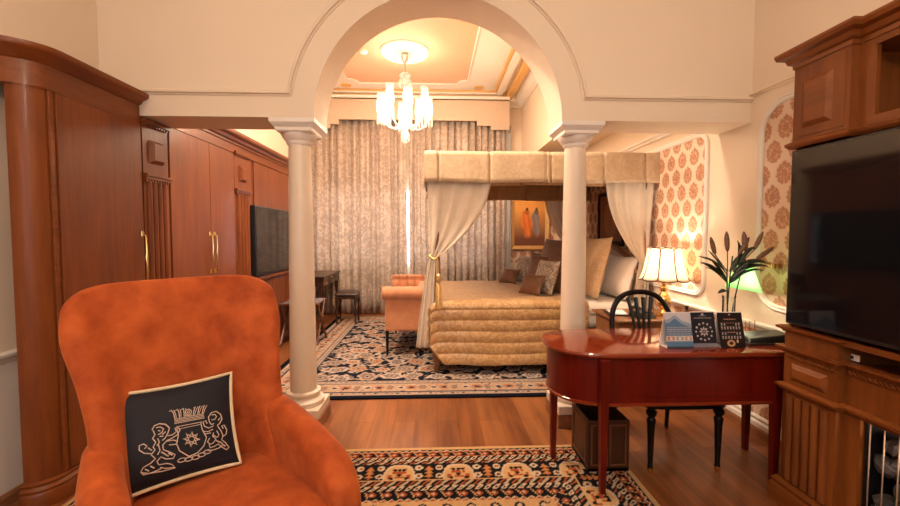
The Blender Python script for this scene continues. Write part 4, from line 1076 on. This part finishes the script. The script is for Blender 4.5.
# ------------------------------------------------------------------ bed
bed = thing('canopy_bed', 'four-poster canopy bed with gold brocade valance and quilt', 'bed', (1.15, 5.05, RZ))
BX0, BX1, BY0, BY1 = .02, 2.27, 4.17, 5.93
def bobj(name, m, mat, **k): return obj(name, m, M[mat], bed, world=True, **k)
for x in (BX0+.01, BX1-.02):
    for y in (BY0+.01, BY1-.01):
        bobj('bedpost', MB().lathe([(.024, RZ), (.034, .03), (.03, .08), (.045, .13), (.045, .16), (.05, .17), (.05, .33), (.03, .36), (.026, .5), (.032, 1.1), (.026, 1.8), (.022, 2.27)], (x, y, 0), 14), 'oak', smooth='auto')
bobj('bed_base', MB().box(BX0+.02, BX1, BY0+.03, BY1-.03, .28, .42), 'oak')
bobj('mattress', softbox(BX0+.06, BX1-.02, BY0+.03, BY1-.03, .42, .70, .0), 'linen', sub=1)
def quilt(u, v):
    # u along the bed (foot to head), v over: 0 near hem -> near edge -> far edge -> 1 far hem
    x0, x1 = BX0-.06, 1.62
    drop = .60; W = BY1-BY0+.10; tot = 2*drop+W; s = v*tot
    zt = .755
    if s < drop: y = BY0-.055-.05*(1-s/drop)**2+.0; z = zt-.05-(drop-s)
    elif s > drop+W: y = BY1+.05; z = zt-.05-(s-drop-W)
    else:
        q = (s-drop)/W; y = BY0-.055+W*q; e = min(q, 1-q)*W; z = zt-.05+.05*math.sqrt(max(0, 1-max(0, 1-e/.09)**2))+.025*math.sin(PI*q)
    # quilting rolls
    roll = abs(math.sin(PI*s/.115)); puff = .014*roll**.4
    x = x0+(x1-x0)*u
    if s < drop:
        y -= puff*1.3; y += .012*math.sin(x*9+s*4)*(1-s/drop)
        if u < .06: x += .0
        z += .012*math.sin(x*6)*(1-s/drop)
    elif s <= drop+W: z += puff*.35+.004*math.sin(x*14)
    f = u*(x1-x0)
    if f < .08: z -= .04*(1-f/.08)**2
    if s < drop: z = max(z, .11+.20*max(0, 1-f/.15))
    return (x, y, max(z, .10))
m = MB().grid(quilt, 64, 300)
bobj('quilt', m, 'quilt', smooth=True, solid=.02)
def quilt_foot(u, v):
    y = BY0-.05+(BY1-BY0+.10)*u; zt = .70; z = zt-.40*v; roll = abs(math.sin(PI*v*.4/.115))
    return (BX0-.065-.02*v-.012*roll+.01*math.sin(y*11)*v, y, max(z+.01*math.sin(y*5)*v, .10))
bobj('quilt', MB().grid(quilt_foot, 50, 60), 'quilt', smooth=True, solid=.02)
bobj('sheet', softbox(1.50, BX1-.02, BY0+.005, BY1-.01, .56, .735, .0), 'linen', sub=1)
# headboard: arched oak frame with an upholstered field, standing against the right wall
hbp = [(BY0+.02, .45), (BY0+.02, 1.02)]+[(BY0+.02+(BY1-BY0-.04)*i/24, 1.02+.32*math.sin(PI*i/24)**.7) for i in range(1, 24)]+[(BY1-.02, 1.02), (BY1-.02, .45)]
n = len(hbp); bobj('headboard', MB().add([(2.20, y, z) for y, z in hbp]+[(2.26, y, z) for y, z in hbp], [tuple(range(n)), tuple(range(n, 2*n))[::-1]]+[(i, (i+1) % n, (i+1) % n+n, i+n) for i in range(n)]), 'cream_tuft')
bobj('headboard_frame', MB().tube([(2.19, y, z) for y, z in hbp], .032, 10), 'oak', smooth='auto')
# canopy: roof cloth, tester frame, pleated valances
VX0, VX1, VY0, VY1, VZ0, VZ1 = -.085, 2.336, 4.09, 6.02, 1.985, 2.30
bobj('tester_frame', ring(VX0+.05, VX1-.02, VY0+.05, VY1-.05, .06, 2.20, 2.27), 'oak')
bobj('canopy_roof', MB().box(VX0+.03, VX1-.01, VY0+.03, VY1-.03, 2.285, 2.30), 'brocade')
def valance(p0, p1, z0, z1, mat, boxes, inset=0, name='valance', seed=1):
    """valance cloth from p0 to p1 with box pleats at the fractions in boxes"""
    rg = random.Random(seed); P0, P1 = Vector((*p0, 0)), Vector((*p1, 0)); D = (P1-P0); L = D.length; D.normalize(); N = Vector((D.y, -D.x, 0))
    def fn(u, v):
        o = .006*math.sin(u*L*7+v)+.004*math.sin(u*L*19)
        for b in boxes:
            q = (u-b)*L
            if abs(q) < .022: o -= .030*(1-abs(q)/.022)
        p = P0+D*(u*L)+N*(o+.012*(1-v)*(1+.6*math.sin(u*L*5)))
        return (p.x, p.y, z0+(z1-z0)*v+(.006*math.sin(u*L*6+1))*(1-v))
    return bobj(name, MB().grid(fn, int(L/.011), 8), mat, smooth=True, solid=.012)
valance((VX0, VY0), (VX1+.0, VY0), VZ0, VZ1, 'brocade', (.055, .27, .51, .53, .755, .94), seed=1)
valance((VX0, VY1), (VX0, VY0), VZ0, VZ1, 'brocade', (.1, .5, .9), seed=2)
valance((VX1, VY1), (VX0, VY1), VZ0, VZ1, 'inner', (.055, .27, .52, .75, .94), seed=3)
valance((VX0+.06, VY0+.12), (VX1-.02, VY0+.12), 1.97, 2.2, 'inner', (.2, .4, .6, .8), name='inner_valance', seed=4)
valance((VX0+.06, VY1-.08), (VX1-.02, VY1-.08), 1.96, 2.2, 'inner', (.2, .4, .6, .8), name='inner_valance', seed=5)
# side drapes
def drape(xa, xb, y, gx, gz, tx0, tx1, zb, folds=7, name='bed_drape', sag=.0, ydir=1, gy=None):
    """hangs from xa..xb at the tester, gathers at (gx, gz) and falls to tx0..tx1 at zb"""
    gy = gy if gy is not None else y; ztop = 2.12; tot = ztop-zb; vg = (ztop-gz)/tot
    def fn(u, v):
        z = ztop-tot*v
        if v < vg:
            q = v/vg
            far = max(abs(xa-gx), abs(xb-gx))
            def edge(x0, e0):
                d = abs(x0-gx); p = 1+1.2*min(1, d/.4)
                return x0+(e0-x0)*(q**p)
            l, r = edge(xa, gx-.038), edge(xb, gx+.038)
            w = (1-q)**.5
            z -= (sag if abs(xb-gx) > abs(xa-gx) else -0)*0
            amp = .005+.013*w
        else:
            q = (v-vg)/(1-vg); l = gx-.038+(tx0-gx+.038)*q**.7; r = gx+.038+(tx1-gx-.038)*q**.7; amp = .009+.008*q
        x = l+(r-l)*u
        yy = (y+(gy-y)*min(1, v/vg))+amp*math.sin(u*folds*2*PI+.6*math.sin(v*6))+.006*math.sin(u*31)
        return (x, yy, z)
    return bobj(name, MB().grid(fn, folds*14, 46), 'drape', smooth=True, solid=.004)
drape(-.07, .60, VY0+.06, .0, 1.215, -.19, .03, .27, 4)
bobj('tieback', MB().tube([(-.045, 4.09, 1.23), (0, 4.06, 1.205), (.045, 4.09, 1.23), (.03, 4.18, 1.25), (-.03, 4.18, 1.25), (-.045, 4.09, 1.23)], .012, 8), 'gilt', smooth=True)
tsl = bobj('tassel', MB().lathe([(.004, 1.19), (.006, 1.06), (.024, 1.04), (.026, .99), (.014, .96), (.03, .93), (.034, .70), (0, .70)][::-1], (.045, 4.045, 0), 14), 'gilt', smooth='auto')
drape(1.80, 2.325, VY0+.06, 2.22, 1.16, 2.10, 2.29, .5, 4)
drape(1.66, 2.31, VY1-.05, 2.16, 1.15, 2.08, 2.28, .5, 6)
drape(-.07, .42, VY1-.05, .0, 1.215, -.08, .03, .27, 6)

# pillows on the bed
ZB = .775
PB = math.radians(90)    # faces the foot of the bed (-X)
def bp_(name, label, x, y, w, h, t, lean, mat, z=ZB, rz=-90, roll=0, group=None):
    return pillow(name, label, 'pillow', (x, y, z), w, h, t, math.radians(rz), lean, M[mat], group, roll)
bp_('bed_pillow', 'white bed pillow propped against the headboard, nearest the lamp', 2.02, 4.50, .62, .50, .20, 18, 'linen', .745, rz=-82, group='white bed pillows')
bp_('bed_pillow', 'white bed pillow against the headboard, hidden behind the column', 2.02, 5.50, .62, .50, .20, 18, 'linen', .745, group='white bed pillows')
bp_('bed_pillow', 'tall plain beige pillow right of the ivory column', 1.68, 4.50, .62, .70, .18, 15, 'beige_p', .755, rz=-76)
bp_('bed_pillow', 'large bronze brown pillow left of the ivory column, standing behind the smaller ones', 1.46, 5.05, .64, .66, .18, 17, 'brown_p', .77, rz=-70)
bp_('bed_pillow', 'bronze brown pillow partly covered by the ivory column', 1.38, 4.52, .50, .46, .15, 18, 'brown_p', .775, rz=-66)
bp_('scatter_pillow', 'dark brown scatter pillow between the two silver scrolled pillows', 1.29, 5.04, .42, .44, .14, 18, 'brown_s', .775, rz=-60)
bp_('scatter_pillow', 'copper brown scatter pillow peeking behind the far silver pillow', 1.46, 5.62, .42, .44, .14, 16, 'brown_s', .775, rz=-55)
bp_('scatter_pillow', 'silver grey scrolled pillow nearer the painting', 1.20, 5.55, .36, .40, .13, 18, 'pattern_p', .78, rz=-68)
bp_('scatter_pillow', 'silver grey scrolled pillow nearest the ivory column', 1.215, 4.48, .36, .40, .14, 18, 'pattern_p', .78, rz=-68)
bp_('scatter_pillow', 'small flat copper cushion on the quilt, farther one below the painting', 1.00, 5.45, .30, .23, .09, 32, 'brown_s', .785, rz=-50)
bp_('scatter_pillow', 'small flat copper cushion on the quilt, nearest the camera side', 1.055, 4.42, .30, .25, .09, 30, 'brown_s', .785, rz=-52)

# settee at the foot of the bed
st = thing('settee', 'salmon velvet roll-arm settee at the foot of the bed', 'settee', (-.37, 5.30, RZ))
def sobj(name, m, mat='salmon', **k): return obj(name, m, M[mat], st, world=True, **k)
for y, nm in ((4.72, 'arm'), (5.86, 'arm')):
    m = MB().box(-.585, -.15, y-.0, y+.10, .31, .76) if y < 5 else MB().box(-.585, -.15, y-.10, y, .31, .76)
    sobj('arm', m, bevel=.02)
    m = MB(); P = [(-.61+.49*i/20, (y+.02 if y < 5 else y-.02), .76) for i in range(21)]
    m.tube([(-.615, P[0][1], .76)]+P+[(-.125, P[0][1], .76)], [.03]+[.082-.006*(1 if i % 5 == 0 else 0) for i in range(21)]+[.03], 18)
    sobj('scroll', m, smooth='auto')
sobj('seat', MB().box(-.585, -.14, 4.82, 5.76, .31, .46), bevel=.03)
sobj('backrest', softbox(-.21, -.12, 4.80, 5.78, .44, .80, .0), sub=1)
def tuft(u, v):
    x = -.60+.45*u; z = .46+.42*v; q = math.sin(u*PI*4)*math.sin(v*PI*3+PI/2)
    return (x, 5.755-.03*abs(q)**.5, z)
sobj('tufted_panel', MB().grid(tuft, 33, 21), smooth=True, solid=.03)
for x in (-.56, -.17):
    for y in (4.75, 5.83): sobj('leg', MB().lathe([(.012, RZ), (.022, .30), (.022, .32)], (x, y, 0), 10), 'ebony', smooth='auto')

# ------------------------------------------------------------------ bedside table, lamp, phone
ns = thing('nightstand', 'carved wooden bedside table beside the bed behind the black chair', 'nightstand', (1.95, 3.74, 0))
def nobj(name, m, mat='oak', **k): return obj(name, m, M[mat], ns, world=True, **k)
nobj('top', MB().box(1.60, 2.31, 3.40, 3.98, .675, .70), bevel=.008)
nobj('carcass', MB().box(1.64, 2.29, 3.44, 3.96, .12, .675))
for z0, z1 in ((.42, .65), (.15, .40)):
    d = nobj('drawer', MB().box(1.628, 1.64, 3.47, 3.93, z0, z1), bevel=.003); obj('knob', MB().lathe([(.008, -.006), (.014, 0), (.008, .006)], (1.618, 3.70, (z0+z1)/2), 10), M['brass'], d, world=True)
for x in (1.67, 2.26):
    for y in (3.47, 3.93): nobj('leg', MB().frustum(x-.02, x+.02, y-.02, y+.02, 0, x-.028, x+.028, y-.028, y+.028, .13))
tl = thing('table_lamp', 'lit table lamp with scalloped cream shade on the bedside table', 'lamp', (2.125, 3.60, .70))
obj('lamp_base', MB().lathe([(.085, 0), (.085, .015), (.05, .025), (.03, .04), (.022, .06), (.05, .10), (.062, .14), (.055, .18), (.03, .215), (.020, .23), (.036, .245), (.036, .262), (.018, .275), (.022, .30), (.034, .312), (.012, .335), (.008, .40), (.008, .62)], n=24), M['brass'], tl, smooth='auto')
def sh(u, v):
    q = 2*PI*u; k = 8; sc = abs(math.sin(q*k/2)); rr = .215-(.215-.142)*min(1, v*1.05)**.62
    flare = rr*(.955+.045*sc); z = .345+.28*v-.012*sc*(1-v)+.010*sc*v
    return (flare*math.cos(q), flare*math.sin(q), z)
lsh = obj('lamp_shade', MB().grid(sh, 96, 14, True), M['lampshade'], tl, smooth=True, solid=.003)
for i in range(8):
    q = i/8; obj('shade_rib', MB().tube([Vector(sh(q, v/8))*1 for v in range(9)], .0055, 6), M['darkwood'], lsh, smooth=True)
obj('shade_hem', MB().tube([sh(u/96, 0) for u in range(97)], .005, 6), M['darkwood'], lsh, smooth=True)
obj('shade_hem', MB().tube([sh(u/96, 1) for u in range(97)], .004, 6), M['darkwood'], lsh, smooth=True)
obj('bulb', MB().lathe([(.01, .40), (.022, .42), (.026, .445), (.016, .475), (.004, .485)], n=14), M['bulb'], tl, smooth=True)
ph = thing('telephone', 'black telephone on the bedside table beside the lamp', 'telephone', (1.90, 3.55, .70), .3)
obj('base', MB().frustum(-.08, .08, -.09, .09, 0, -.075, .075, -.05, .085, .055), M['black'], ph, bevel=.006)
obj('handset', MB().tube([(-.05, -.09, .06), (-.05, -.06, .085), (-.05, .05, .09), (-.05, .085, .07)], [.02, .014, .014, .02], 8), M['black'], ph, smooth='auto')
nb = thing('notebook', 'dark notebook with white pad on the bedside table edge', 'notebook', (1.73, 3.72, .70), -.2)
obj('cover', MB().box(-.09, .09, -.12, .12, 0, .012), M['blackleather'], nb, bevel=.002); obj('pad', MB().box(-.06, .085, -.10, .11, .012, .02), M['paper'], nb)
bt = thing('bottle', 'small dark bottle on the bedside table right of the lamp', 'bottle', (2.26, 3.47, .70))
obj('body', MB().lathe([(.022, 0), (.022, .06), (.008, .075), (.008, .085)], n=14), M['glass'], bt, smooth='auto'); obj('cap', MB().lathe([(.013, .083), (.013, .105), (.018, .106), (.018, .118)], n=12), M['black'], bt, smooth='auto')

# framed pictures
def painting(U, V):
    w, h = .60, .90; u, v = U/w, V/h; c = np.zeros(U.shape+(3,))
    top, bot = np.array((.80, .38, .10)), np.array((.16, .06, .035)); k = np.clip((v-.15)/.6, 0, 1)[..., None]
    c[:] = bot*(1-k)+top*k
    g = RNG.normal(0, .03, U.shape); c *= (1+g)[..., None]
    def fig(cx, s, col, dark):
        q = np.clip((v-.16)/.58, 0, 1); wd = s*(.055+.085*np.sin(PI*(1-q)**.8)+.02*np.sin(v*23+cx*9))
        m1 = np.clip((wd-np.abs(u-cx-.03*np.sin(v*7)))/.04, 0, 1)*np.clip((v-.14)/.10, 0, 1)*(v < .74)
        f_ = (.9+.10*np.sin(u*40+v*9))[..., None]
        c[:] = c*(1-m1[..., None])+np.array(col)*f_*m1[..., None]
        for (hx, hy, a_, b_, k_) in ((0, .745, .05, .055, dark), (0, .70, .085, .06, np.array(col)*.55), (.01, .765, .035, .04, dark*.6)):
            m2 = np.clip((1-np.hypot((u-cx-hx)/a_, (v-hy)/b_))*3, 0, 1)[..., None]; c[:] = c*(1-m2)+k_*m2
    fig(.40, 1.3, (.82, .22, .05), np.array((.06, .04, .04))); fig(.70, 1.0, (.30, .24, .24), np.array((.14, .10, .10)))
    return np.clip(c, 0, 1)
fr = thing('framed_painting', 'gilt-framed orange painting of two robed figures on the far wall', 'painting', (1.80, 7.46, 1.17))
fr.location = (0,0,0)
painted('canvas', (-.295, -.01, .075), (1,0,0), (0,0,1), .59, .87, .008, painting, M['canvas'], fr, .01)
fr.location = (1.80, 7.485, 1.17)
m = MB().sweep([(-.3, 0, .07), (.3, 0, .07), (.3, 0, .95), (-.3, 0, .95)], [(-.01, 0), (-.01, .02), (.02, .03), (.05, .045), (.075, .03), (.075, 0)], (0,-1,0), True)
obj('frame', m, M['gilt'], fr)
def picture2(U, V):
    u, v = U/.66, V/.60; c = np.zeros(U.shape+(3,)); c[:] = (.30, .12, .05)
    c[np.hypot((u-.5)/.3, (v-.5)/.4) < 1] = (.42, .18, .07); c[np.abs(np.mod(u*3, 1)-.5) < .04] = (.16, .07, .03); return c*(1+RNG.normal(0, .06, U.shape))[..., None]
fr = thing('framed_picture', 'dark-framed brown picture hanging above the headboard', 'picture', (2.32, 5.2, 1.31)); fr.location = (0,0,0)
painted('canvas', (0, .33, .06), (0,-1,0), (0,0,1), .66, .60, .012, picture2, M['canvas'], fr, .008)
fr.location = (2.325, 5.2, 1.31)
obj('frame', MB().sweep([(0, .34, .05), (0, -.34, .05), (0, -.34, .67), (0, .34, .67)], [(-.01, 0), (-.01, .015), (.03, .02), (.05, 0)], (-1,0,0), True), M['ebony'], fr)

# ------------------------------------------------------------------ far left: writing table, stool, luggage rack
wt = thing('side_table', 'dark wooden writing table against the curtains behind the left column', 'table', (-1.96, 6.62, 0))
def tobj(name, m, mat='darkwood', **k): return obj(name, m, M[mat], wt, world=True, **k)
tobj('table_top', MB().box(-2.25, -1.66, 6.08, 7.16, .79, .82), bevel=.005)
tobj('apron', MB().box(-2.22, -1.69, 6.11, 7.13, .66, .79))
for y0 in (6.13, 6.47, 6.81):
    for z0 in (.665, .728):
        d = tobj('drawer', MB().box(-1.69, -1.68, y0, y0+.31, z0, z0+.058), bevel=.002)
        obj('knob', MB().lathe([(.006, -.008), (.012, 0), (.006, .008)], (-1.672, y0+.155, z0+.029), 8), M['brass'], d, world=True)
for x in (-2.19, -1.72):
    for y in (6.14, 7.10): tobj('leg', MB().lathe([(.018, 0), (.022, .05), (.016, .08), (.028, .30), (.018, .45), (.03, .55), (.03, .66)], (x, y, 0), 12), smooth='auto')
sl = thing('stool', 'small dark leather stool with turned legs by the curtains', 'stool', (-1.42, 6.60, RZ))
obj('seat', softbox(-.19, .19, -.17, .17, .44, .51, .03), M['leather'], sl, sub=1)
obj('seat_frame', MB().box(-.175, .175, -.155, .155, .405, .445), M['darkwood'], sl, bevel=.004)
for x in (-.15, .15):
    for y in (-.13, .13): obj('leg', MB().lathe([(.012, 0), (.018, .03), (.013, .07), (.022, .2), (.014, .28), (.024, .34), (.024, .405)], (x, y, 0), 12), M['darkwood'], sl, smooth='auto')
lr = thing('luggage_rack', 'folding wooden luggage rack with grey cloth top left of the column', 'luggage rack', (-1.76, 5.40, RZ))
for x in (-.235, .235):
    obj('leg', MB().tube([(x, -.19, .012), (x, .20, .535)], .016, 8), M['rackwood'], lr, smooth='auto')
    obj('leg', MB().tube([(x+.02, .19, .012), (x+.02, -.20, .535)], .016, 8), M['rackwood'], lr, smooth='auto')
for y in (-.20, .20): obj('top_rail', MB().tube([(-.27, y, .54), (.27, y, .54)], .016, 8), M['rackwood'], lr, smooth='auto')
def sling(u, v): return (-.24+.48*u, -.215+.43*v, .558-.02*math.sin(PI*v))
obj('cloth_top', MB().grid(sling, 6, 14), plain('grey_canvas', (.16, .13, .15), .8), lr, smooth=True, solid=.006)

# ------------------------------------------------------------------ chandelier
CHX, CHY = -.395, 5.62
cd = thing('chandelier', 'lit crystal chandelier with candle glass shades below the ceiling rose', 'chandelier', (CHX, CHY, 2.68))
zt = 4.0-.09-2.68
obj('ceiling_cap', MB().lathe([(.0, zt-.10), (.03, zt-.09), (.055, zt-.03), (.05, zt)], n=20), M['steel'], cd, smooth='auto')
obj('stem', MB().tube([(0,0,.35), (0,0,zt-.08)], .009, 8), M['steel'], cd, smooth=True)
obj('crystal_body', MB().lathe([(0, .02), (.03, .05), (.012, .09), (.06, .15), (.035, .20), (.03, .27), (.05, .33), (.09, .37), (.05, .40), (.025, .44), (.022, .62), (.05, .68), (.03, .73), (.022, .86), (.06, .90), (.085, .95), (.05, .99), (.02, 1.0)], n=20), M['crystal'], cd, smooth='auto')
def drops(m, x, y, z, n, r, L):
    for i in range(n):
        a = 2*PI*i/n; px, py = x+r*math.cos(a), y+r*math.sin(a)
        m.lathe([(.002, 0), (.008, -.015), (.009, -L*.8), (.001, -L)], (px, py, z), 5)
m = MB(); drops(m, 0, 0, .90, 14, .08, .10); drops(m, 0, 0, .36, 12, .085, .12); drops(m, 0, 0, .14, 8, .055, .09); drops(m, 0, 0, .05, 1, 0, .05)
obj('crystal_drops', m, M['crystal'], cd)
NB = 8
for i in range(NB):
    a = 2*PI*i/NB+.2; R = .33; zz = .40+(.05 if i % 2 else 0); cx, cy = R*math.cos(a), R*math.sin(a)
    P = []
    for k in range(13):
        q = k/12; rr = .04+(R-.04)*q; z = .36-.10*math.sin(PI*q)*1.0+.10*q**2+(zz-.46)*q+.0
        P.append((rr*math.cos(a), rr*math.sin(a), z-.02))
    ar = obj('arm', MB().tube(P, .009, 8), M['crystal'], cd, smooth=True)
    z0 = P[-1][2]
    obj('drip_pan', MB().lathe([(.01, -.01), (.05, .005), (.055, .018), (.02, .012), (.014, .03)], (cx, cy, z0), 16), M['crystal'], ar, smooth='auto')
    m = MB(); drops(m, cx, cy, z0+.005, 8, .05, .11); obj('crystal_drops', m, M['crystal'], ar)
    obj('candle_bulb', MB().lathe([(.011, .03), (.011, .09), (.016, .11), (.017, .135), (.008, .17), (.001, .185)], (cx, cy, z0), 10), M['bulb'], ar, smooth=True)
    def shf(u, v):
        q = 2*PI*u; prof = [(.028, .02), (.048, .06), (.058, .12), (.052, .20), (.046, .25), (.054, .29), (.060, .31)]
        k = v*(len(prof)-1); j = min(int(k), len(prof)-2); f = k-j; rr = prof[j][0]*(1-f)+prof[j+1][0]*f; z = prof[j][1]*(1-f)+prof[j+1][1]*f
        return (cx+rr*math.cos(q), cy+rr*math.sin(q), z0+z+(.006*math.sin(8*q) if v > .99 else 0))
    obj('glass_shade', MB().grid(shf, 24, 13, True), M['shade_glass'], ar, smooth=True, solid=.002)

# ------------------------------------------------------------------ lights
def light(name, ty, loc, e, col, size=.1, rot=(0,0,0), sy=None, spread=None):
    l = bpy.data.lights.new(name, ty); l.energy = e; l.color = col; o = bpy.data.objects.new(name, l); COL.objects.link(o)
    o.location = loc; o.rotation_euler = rot
    if ty == 'AREA':
        l.size = size
        if sy: l.shape = 'RECTANGLE'; l.size_y = sy
        else: l.shape = 'DISK'
        if spread: l.spread = spread
    else: l.shadow_soft_size = size
    return o
WARM = (1, .74, .48)
for i in range(NB):
    a = 2*PI*i/NB+.2; light('chandelier_bulb', 'POINT', (CHX+.33*math.cos(a), CHY+.33*math.sin(a), 2.68+.52), 14, (1, .76, .52), .04)
light('chandelier_glow', 'POINT', (CHX, CHY, 2.98), 82, (1, .78, .56), .28)
light('table_lamp_bulb', 'POINT', (2.125, 3.60, .70+.53), 15, (1, .79, .58), .04)
light('wall_lamp_bulb', 'POINT', (2.095, 2.62, 1.08+.02), 2.5, (1, .85, .6), .03)
# ceiling spots of the front room and added bedroom fill spots, each with its fitting
def spot(x, y, e, z=ZC, label='', room=0):
    f = thing('downlight', label, 'ceiling light', (x, y, z-.03), 0, 'ceiling downlights')
    obj('trim_ring', MB().sweep([(.085*math.cos(2*PI*i/24), .085*math.sin(2*PI*i/24), 0) for i in range(24)], [(-.012, 0), (-.012, .03), (.012, .03), (.012, 0)], closed=True), M['white'], f)
    obj('lens', MB().lathe([(.075, .02), (.075, .024)], n=20), M['bulb'], f)
    light('downlight_lamp', 'AREA', (x, y, z-.035), e, (1, .78, .56), .14)
for k, (x, y) in enumerate(((-1.3, 1.2), (1.2, 1.2), (-1.3, -.2), (1.2, -.2), (-1.3, -1.7), (1.2, -1.7))):
    spot(x, y, 6, label='round recessed ceiling light in the front room ' + ('left, nearest the arch', 'right, nearest the arch', 'left, middle of its row', 'right, middle of its row', 'left, farthest from the arch', 'right, farthest from the arch')[k])
for k, (x, y) in enumerate(((-1.7, 3.9), (-.4, 3.7), (1.2, 3.6), (1.2, 4.5))):  # added fill spots, hidden above the arch, to light the bed
    spot(x, y, 62, label='added out-of-view ceiling fill light over the ' + ('wardrobe side of the bedroom', 'middle of the bedroom behind the arch', 'nightstand side of the bedroom', 'near long side of the canopy bed')[k])
pl = thing('fill_pendant', 'added round white glass fill pendant in the front room, unseen behind the camera', 'lamp', (0, -.7, 2.75))  # added unseen pendant that carries a soft fill for the front room
obj('globe', MB().lathe([(.05, .0), (.16, .06), (.22, .18), (.22, .24), (.16, .36), (.05, .42)], n=28), M['shade_glass'], pl, smooth=True)
obj('rod', MB().tube([(0, 0, .42), (0, 0, 1.24)], .01, 8), M['brass'], pl, smooth=True)
light('pendant_fill', 'POINT', (0, -.7, 2.95), 108, (1, .80, .60), .2)  # soft fill light inside the added pendant
light('firebox_fill', 'POINT', (2.02, 1.40, .60), 2.5, (1, .8, .6), .03)  # added point light that brightens the coals in the dark firebox
light('window_daylight', 'AREA', ((rx0+rx1)/2, YR-.02, 1.75), 35, (.72, .84, 1), 2.0, (PI/2, 0, PI), 1.6)
light('back_window_daylight', 'AREA', ((wx0+wx1)/2, YB+.15, 1.58), 260, (.70, .82, 1), 3.2, (-PI/2, 0, 0), 1.4)

w = bpy.data.worlds.new('sky'); SC.world = w; w.use_nodes = True
bg = w.node_tree.nodes['Background']; bg.inputs['Color'].default_value = (.75, .87, 1, 1); bg.inputs['Strength'].default_value = 2.5

# ------------------------------------------------------------------ camera
cam = bpy.data.cameras.new('camera'); co = bpy.data.objects.new('camera', cam); COL.objects.link(co)
cam.sensor_width = 36; cam.lens = 400/900*36; cam.clip_start = .05
co.location = (0, 0, 1.45); co.rotation_euler = (math.radians(90-2.5766), 0, math.radians(-2.2883))
SC.camera = co
SC.view_settings.view_transform = 'Standard'; SC.view_settings.look = 'None'; SC.view_settings.gamma = 1
SC.view_settings.exposure = .35; SC.view_settings.use_curve_mapping = False
SC.cycles.max_bounces = 8; SC.cycles.transparent_max_bounces = 24; SC.cycles.sample_clamp_indirect = 6
SC.cycles.caustics_reflective = False; SC.cycles.caustics_refractive = False
